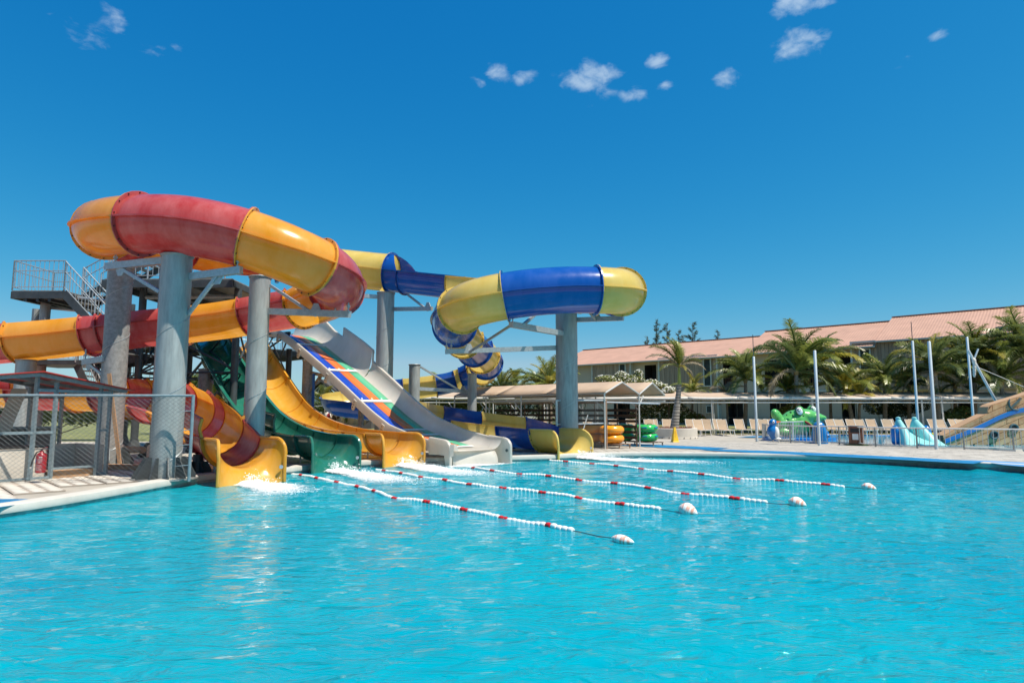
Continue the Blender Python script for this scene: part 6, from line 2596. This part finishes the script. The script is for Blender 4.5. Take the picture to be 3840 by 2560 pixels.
for (ang_, kd, key, L, ry_) in ((185, 1, 'green', 2.2, -.25), (178, 1, 'dry', 2.1, .1), (100, 0, 'green', 1.9, -.1), (110, 0, 'green', 1.7, -.35), (95, 0, 'yellow', 1.7, -.2), (5, 1, 'dry', 1.9, .0), (350, 2, 'dry', 1.6, .0),
                                (20, 1, 'green', 1.7, .15), (200, 2, 'green', 1.5, .1), (60, 0, 'dry', 1.5, .1), (280, 2, 'yellow', 1.0, .2), (330, 3, 'dry', 1.1, .0)):
    inst('frond', FR[key][kd], rp, cz - pb, 0, (L, L, L), rot=(random.gauss(0, .1), ry_, RAD(ang_)))
for (L, tz, key) in ((2.0, -12, 'green'), (1.8, -22, 'green'), (1.7, -5, 'yellow')):
    inst('frond', FR[key][0], rp, cz - pb, 0, (L, L, L), rot=(0, RAD(tz), RAD(175)))

# ================================================================== shrubs, hedge, casuarinas


def leaf_cloud(n_, blobs, size, seed, flat=.6):
    """leaf-sized faces spread through several overlapping clumps"""
    r = random.Random(seed)
    mb = MB()
    for i in range(n_):
        c, rad = r.choice(blobs)
        while True:
            v = Vector((r.uniform(-1, 1), r.uniform(-1, 1), r.uniform(-1, 1)))
            if v.length < 1:
                break
        v = v.normalized() * (v.length ** .45)
        p = Vector(c) + Vector((v.x * rad[0], v.y * rad[1], v.z * rad[2]))
        nrm_ = (v + Vector((r.gauss(0, .5), r.gauss(0, .5), r.gauss(.3, .5)))).normalized()
        a = nrm_.orthogonal().normalized()
        a = Matrix.Rotation(r.random() * 6.28, 3, nrm_) @ a
        b = nrm_.cross(a)
        s_ = size * r.uniform(.6, 1.3)
        mb.add([p - a * s_, p + b * s_ * flat, p + a * s_, p - b * s_ * flat], [(0, 1, 2, 3)])
    return mb


def shrub(name, label, cat, base, blobs, n_, size, m, seed, fl=0, fm='petal', fsize=.05, group=None, stems=4):
    base = Vector(base)
    root = thing(name, label, cat, base, group)
    leaf_cloud(n_, blobs, size, seed).build('foliage', M[m], root)
    if fl:
        top = [(Vector(c) + UP * .06, tuple(x * 1.04 for x in r)) for c, r in blobs]
        leaf_cloud(fl, top, fsize, seed + 1, .9).build('blossoms', M[fm], root)
    r = random.Random(seed)
    for i in range(stems):
        c, rad = r.choice(blobs)
        MB().tube([base + Vector((r.uniform(-.2, .2), r.uniform(-.2, .2), 0)), base.lerp(Vector(c), .55) + Vector((r.gauss(0, .1), 0, 0)), Vector(c)], [.035, .025, .012], 6).build('stem', M['bark'], root)
    return root


def blob(px, py, d, rx, rz, ry=None):
    return (at(px, py, d), (rx, ry or rx, rz))


bl = [blob(2470, 1545, 47.0, 1.1, .65), blob(2530, 1535, 47.2, 1.0, .7), blob(2500, 1520, 47.4, 1.2, .5), blob(2430, 1535, 47, .9, .7), blob(2560, 1560, 46.8, .8, .5), blob(2400, 1560, 47, .8, .5)]
shrub('bougainvillea', 'white-flowering bougainvillea shrub left of the planter palm', 'shrub', cbase(2490, 47), bl, 5200, .085, 'leaf', 51, 1500, 'petal', .06)
bl = [blob(2290, 1432, 49, 1.1, .38), blob(2360, 1425, 49, 1.2, .42), blob(2430, 1438, 49, 1.0, .30), blob(2270, 1418, 49, .8, .2), blob(2470, 1448, 48.6, .7, .22), blob(2330, 1410, 49, .5, .35), blob(2395, 1405, 49, .35, .35)]
shrub('bougainvillea', 'white-flowering bougainvillea spilling over the storage canopy', 'shrub', cbase(2360, 49), bl, 4200, .085, 'leaf_lime', 53, 1300, 'petal', .06)
bl = [blob(2510, 1462, 46, .5, .22), blob(2495, 1470, 46, .4, .15)]
shrub('flower_spray', 'arching white flower spray right of the storage canopy', 'shrub', cbase(2500, 46), bl, 500, .07, 'leaf_lime', 55, 420, 'petal', .06, stems=2)
bl = [blob(2585, 1552, 48, .5, .35), blob(2620, 1566, 48, .5, .3)]
shrub('bush', 'yellow-green bush just right of the planter palm trunk', 'shrub', cbase(2600, 48), bl, 900, .08, 'leaf_lime', 57, 40, 'petal_red', .05)
bl = [blob(2945, 1540, 46, .45, .35), blob(2975, 1525, 46, .5, .45), blob(2920, 1556, 46, .4, .3)]
shrub('bush', 'light green bush behind the frog back', 'shrub', cbase(2950, 46), bl, 1300, .08, 'leaf_lime', 59)
bl = [blob(3580, 1552, 46, .7, .4), blob(3610, 1545, 46, .6, .5), blob(3555, 1562, 46, .5, .35)]
shrub('bush', 'green bush with an orange bloom behind the ship bow', 'shrub', cbase(3590, 46), bl, 1700, .08, 'leaf', 61, 30, 'lane_orange', .07)
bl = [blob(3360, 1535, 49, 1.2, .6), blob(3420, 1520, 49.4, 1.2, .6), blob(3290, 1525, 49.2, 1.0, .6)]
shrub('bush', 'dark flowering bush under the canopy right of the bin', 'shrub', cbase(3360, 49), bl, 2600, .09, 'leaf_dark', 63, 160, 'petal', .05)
bl = [blob(2640, 1575, 46.5, .25, .16)]
shrub('fern_plant', 'small bright fern behind the right planter loungers', 'plant', cbase(2630, 46.5), bl, 260, .07, 'leaf_lime', 65, stems=2)

# hedge and banner behind the straight slides
hb_ = [blob(1185 + 14 * i, 1522 + 3 * math.sin(i), 36.2, .45, .30) for i in range(24)]
shrub('hedge', 'clipped green hedge above the graffiti banner', 'hedge', cbase(1300, 36.2), hb_, 6500, .055, 'leaf', 67, stems=5)
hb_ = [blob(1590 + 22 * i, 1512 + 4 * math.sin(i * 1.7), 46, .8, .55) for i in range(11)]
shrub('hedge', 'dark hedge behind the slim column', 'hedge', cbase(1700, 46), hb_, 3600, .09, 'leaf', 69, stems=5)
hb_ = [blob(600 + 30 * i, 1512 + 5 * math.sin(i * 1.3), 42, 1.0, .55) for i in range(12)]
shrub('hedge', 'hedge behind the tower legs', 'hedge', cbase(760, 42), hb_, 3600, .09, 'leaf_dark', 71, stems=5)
hb_ = [blob(-90 + 36 * i, 1522 + 8 * math.sin(i * 1.3), 34, .9, 1.0) for i in range(18)]
shrub('hedge', 'sunlit hedge seen through the shelter', 'hedge', cbase(150, 34), hb_, 9000, .085, 'leaf', 73, stems=5)
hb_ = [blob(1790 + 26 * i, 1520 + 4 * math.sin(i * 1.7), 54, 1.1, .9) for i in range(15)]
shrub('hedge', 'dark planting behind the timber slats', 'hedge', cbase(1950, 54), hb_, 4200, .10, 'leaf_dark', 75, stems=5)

bn = thing('banner_fence', 'white graffiti banner tied to fence posts below the hedge', 'banner', cbase(1270, 35.0))
rows = []
for i in range(41):
    q = i / 40
    p = at(1182 + 190 * q, 1546 + 5 * math.sin(q * 14), 35.0)
    p2 = at(1182 + 190 * q, 1592, 35.0)
    wv_ = .07 * math.sin(q * 21) + .04 * math.sin(q * 43)
    rows.append([p + Vector((0, wv_, 0)), (p + p2) / 2 + Vector((0, wv_ * 1.5, 0)), p2 + Vector((0, wv_, 0))])
bn_o = MB().grid(rows).build('sheet', M['banner'], bn, smooth=True, solid=.01)
rr = random.Random(5)
for (px, py, m, sx_, sz_) in ((1232, 1560, 'petal_red', .10, .22), (1252, 1572, 'timber_dark', .16, .30), (1268, 1560, 'timber_dark', .09, .22), (1245, 1590, 'petal_red', .16, .10), (1290, 1564, 'toy_aqua', .10, .10), (1205, 1556, 'petal_red', .12, .05), (1300, 1572, 'leaf', .09, .2)):
    c = at(px, py, 34.86)
    MB().prism([(sx_ * rr.uniform(.6, 1) * math.cos(t * math.pi / 5), sz_ * rr.uniform(.6, 1) * math.sin(t * math.pi / 5)) for t in range(10)], c, (1, 0, 0), UP, (0, .01, 0)).build('painted_shape', M[m], bn_o)
for px in (1218, 1228, 1295, 1360):
    MB().rod(cbase(px, 34.95), at(px, 1522, 34.95), .03, 6).build('post', M['galv_dark'], bn)
MB().rod(at(1180, 1522, 34.95), at(1290, 1521, 34.95), .025, 6).build('top_rail', M['galv_light'], bn)

# far villa
vl = thing('villa', 'far cream villa with a dark gabled roof behind the white slide', 'building', cbase(1220, 58))
MB().prism([(-1.2, 0), (3.2, 0), (3.2, 3.2), (-1.2, 3.2)], cbase(1200, 58), (1, 0, 0), UP, (0, 5, 0)).build('wall', M['far_wall'], vl)
b_ = cbase(1200, 58)
MB().prism([(-1.7, 3.0), (.15, 4.4), (2.0, 3.0), (1.8, 2.95), (.15, 4.15), (-1.5, 2.95)], b_ + Vector((0, -.5, 0)), (1, 0, 0), UP, (0, 6, 0)).build('roof', M['shingle'], vl)
MB().prism([(-1.2, 2.95), (1.5, 2.95), (.15, 4.1)], b_ + Vector((0, -.02, 0)), (1, 0, 0), UP, (0, .1, 0)).build('gable', M['dark_room'], vl)
for k in range(-2, 3):
    MB().bar(b_ + Vector((.15, -.06, 4.05)), b_ + Vector((.15 + k * .5, -.06, 3.0)), .09, .04, up=(0, 1, 0)).build('truss_bar', M['far_wall'], vl)
for x, z, w, h in ((-.1, 1.7, .35, 1.0), (-.1, .3, .35, 1.0), (2.2, .4, .5, 2.2)):
    wo = MB().prism([(0, 0), (w, 0), (w, h), (0, h)], b_ + Vector((x, -.05, z)), (1, 0, 0), UP, (0, .06, 0)).build('window', M['hotel_frame'], vl)
    MB().prism([(.05, .05), (w - .05, .05), (w - .05, h - .05), (.05, h - .05)], b_ + Vector((x, -.06, z)), (1, 0, 0), UP, (0, .008, 0)).build('pane', M['black'], wo)
MB().prism([(0, 0), (2.4, 0), (2.4, 3.0), (0, 3.0)], cbase(1290, 56), (1, 0, 0), UP, (0, 4, 0)).build('dark_annex', M['shingle'], vl)
hu_ = thing('hut', 'far hut with a grey pitched roof beyond the canopies', 'building', cbase(1945, 72))
b_ = cbase(1930, 72)
MB().prism([(-.6, 0), (2.6, 0), (2.6, 2.9), (-.6, 2.9)], b_, (1, 0, 0), UP, (0, 4, 0)).build('wall', M['far_wall'], hu_)
MB().prism([(-.9, 2.7), (1.0, 4.35), (2.9, 2.7)], b_ + Vector((0, -.3, 0)), (1, 0, 0), UP, (0, 4.6, 0)).build('roof', M['shingle'], hu_)
MB().tube([b_ + Vector((1.0, -.35, 4.3)), b_ + Vector((2.9, -.35, 2.75))], .09, 5).build('barge_board', M['far_wall'], hu_)

# casuarinas beyond the pink roof


def casuarina(label, px, top, d, h, seed, spread=1.0):
    r = random.Random(seed)
    b = cbase(px, d)
    tip = at(px, top, d)
    root = thing('casuarina', label, 'tree', b, 'casuarina trees behind the hotel')
    lean = Vector((r.uniform(-.4, .4), 0, 0))
    MB().tube([b, b.lerp(tip, .5) + lean * .3, tip], [.22, .14, .03], 8).build('trunk', M['bark'], root, smooth=True)
    mb = MB()
    H = tip.z - b.z
    nb = 26
    for i in range(nb):
        q = .45 + .55 * i / nb
        p = b.lerp(tip, q)
        a = r.random() * 6.28
        L = (1 - q) * 5.4 * spread * r.uniform(.5, 1.15) + .35
        d_ = Vector((math.cos(a), math.sin(a), r.uniform(.35, .9))).normalized()
        for k in range(int(60 * L)):
            s_ = r.random() ** .7
            c = p + d_ * L * s_ + Vector((r.gauss(0, .10), r.gauss(0, .10), r.gauss(0, .10)))
            dv = (d_ + Vector((r.gauss(0, .7), r.gauss(0, .7), r.gauss(0, .6)))).normalized()
            sd = dv.orthogonal().normalized() * .055
            ln = r.uniform(.22, .5)
            mb.add([c - sd, c + sd, c + dv * ln], [(0, 1, 2)])
    mb.build('crown', M['casuarina'], root)
    return root


casuarina('tallest thin casuarina behind the planter palm', 2462, 1200, 104, 12, 81, .85)
casuarina('casuarina right beside the tallest one', 2502, 1212, 106, 12, 82, .8)
casuarina('bushy casuarina between planter palm and roof step', 2598, 1207, 106, 12, 83, 1.1)
casuarina('small casuarina tip showing left of the planter palm', 2428, 1264, 106, 10, 84, .7)
casuarina('faint casuarina tip near the roof step', 2692, 1237, 108, 11, 85, .5)
casuarina('casuarina top right behind the planter palm crown', 2545, 1240, 104, 11, 86, .9)

# far belt of trees closing the horizon on the left and in the middle
r_ = random.Random(77)
belt = []
for i in range(64):
    px = -500 + 46 * i + r_.uniform(-20, 20)
    d = 92 + r_.uniform(-6, 10)
    hh = r_.uniform(.7, 1.5)
    belt.append((Vector((at(px, 1540, d).x, d, 1.2 + hh * .8)), (2.2, 1.6, 1.5 + hh)))
o = leaf_cloud(15000, belt, .30, 78).build('far_woodland', M['leaf_dark'])
stuff(o)
tag(o, 'far dark belt of trees along the horizon behind the slides', 'woodland')
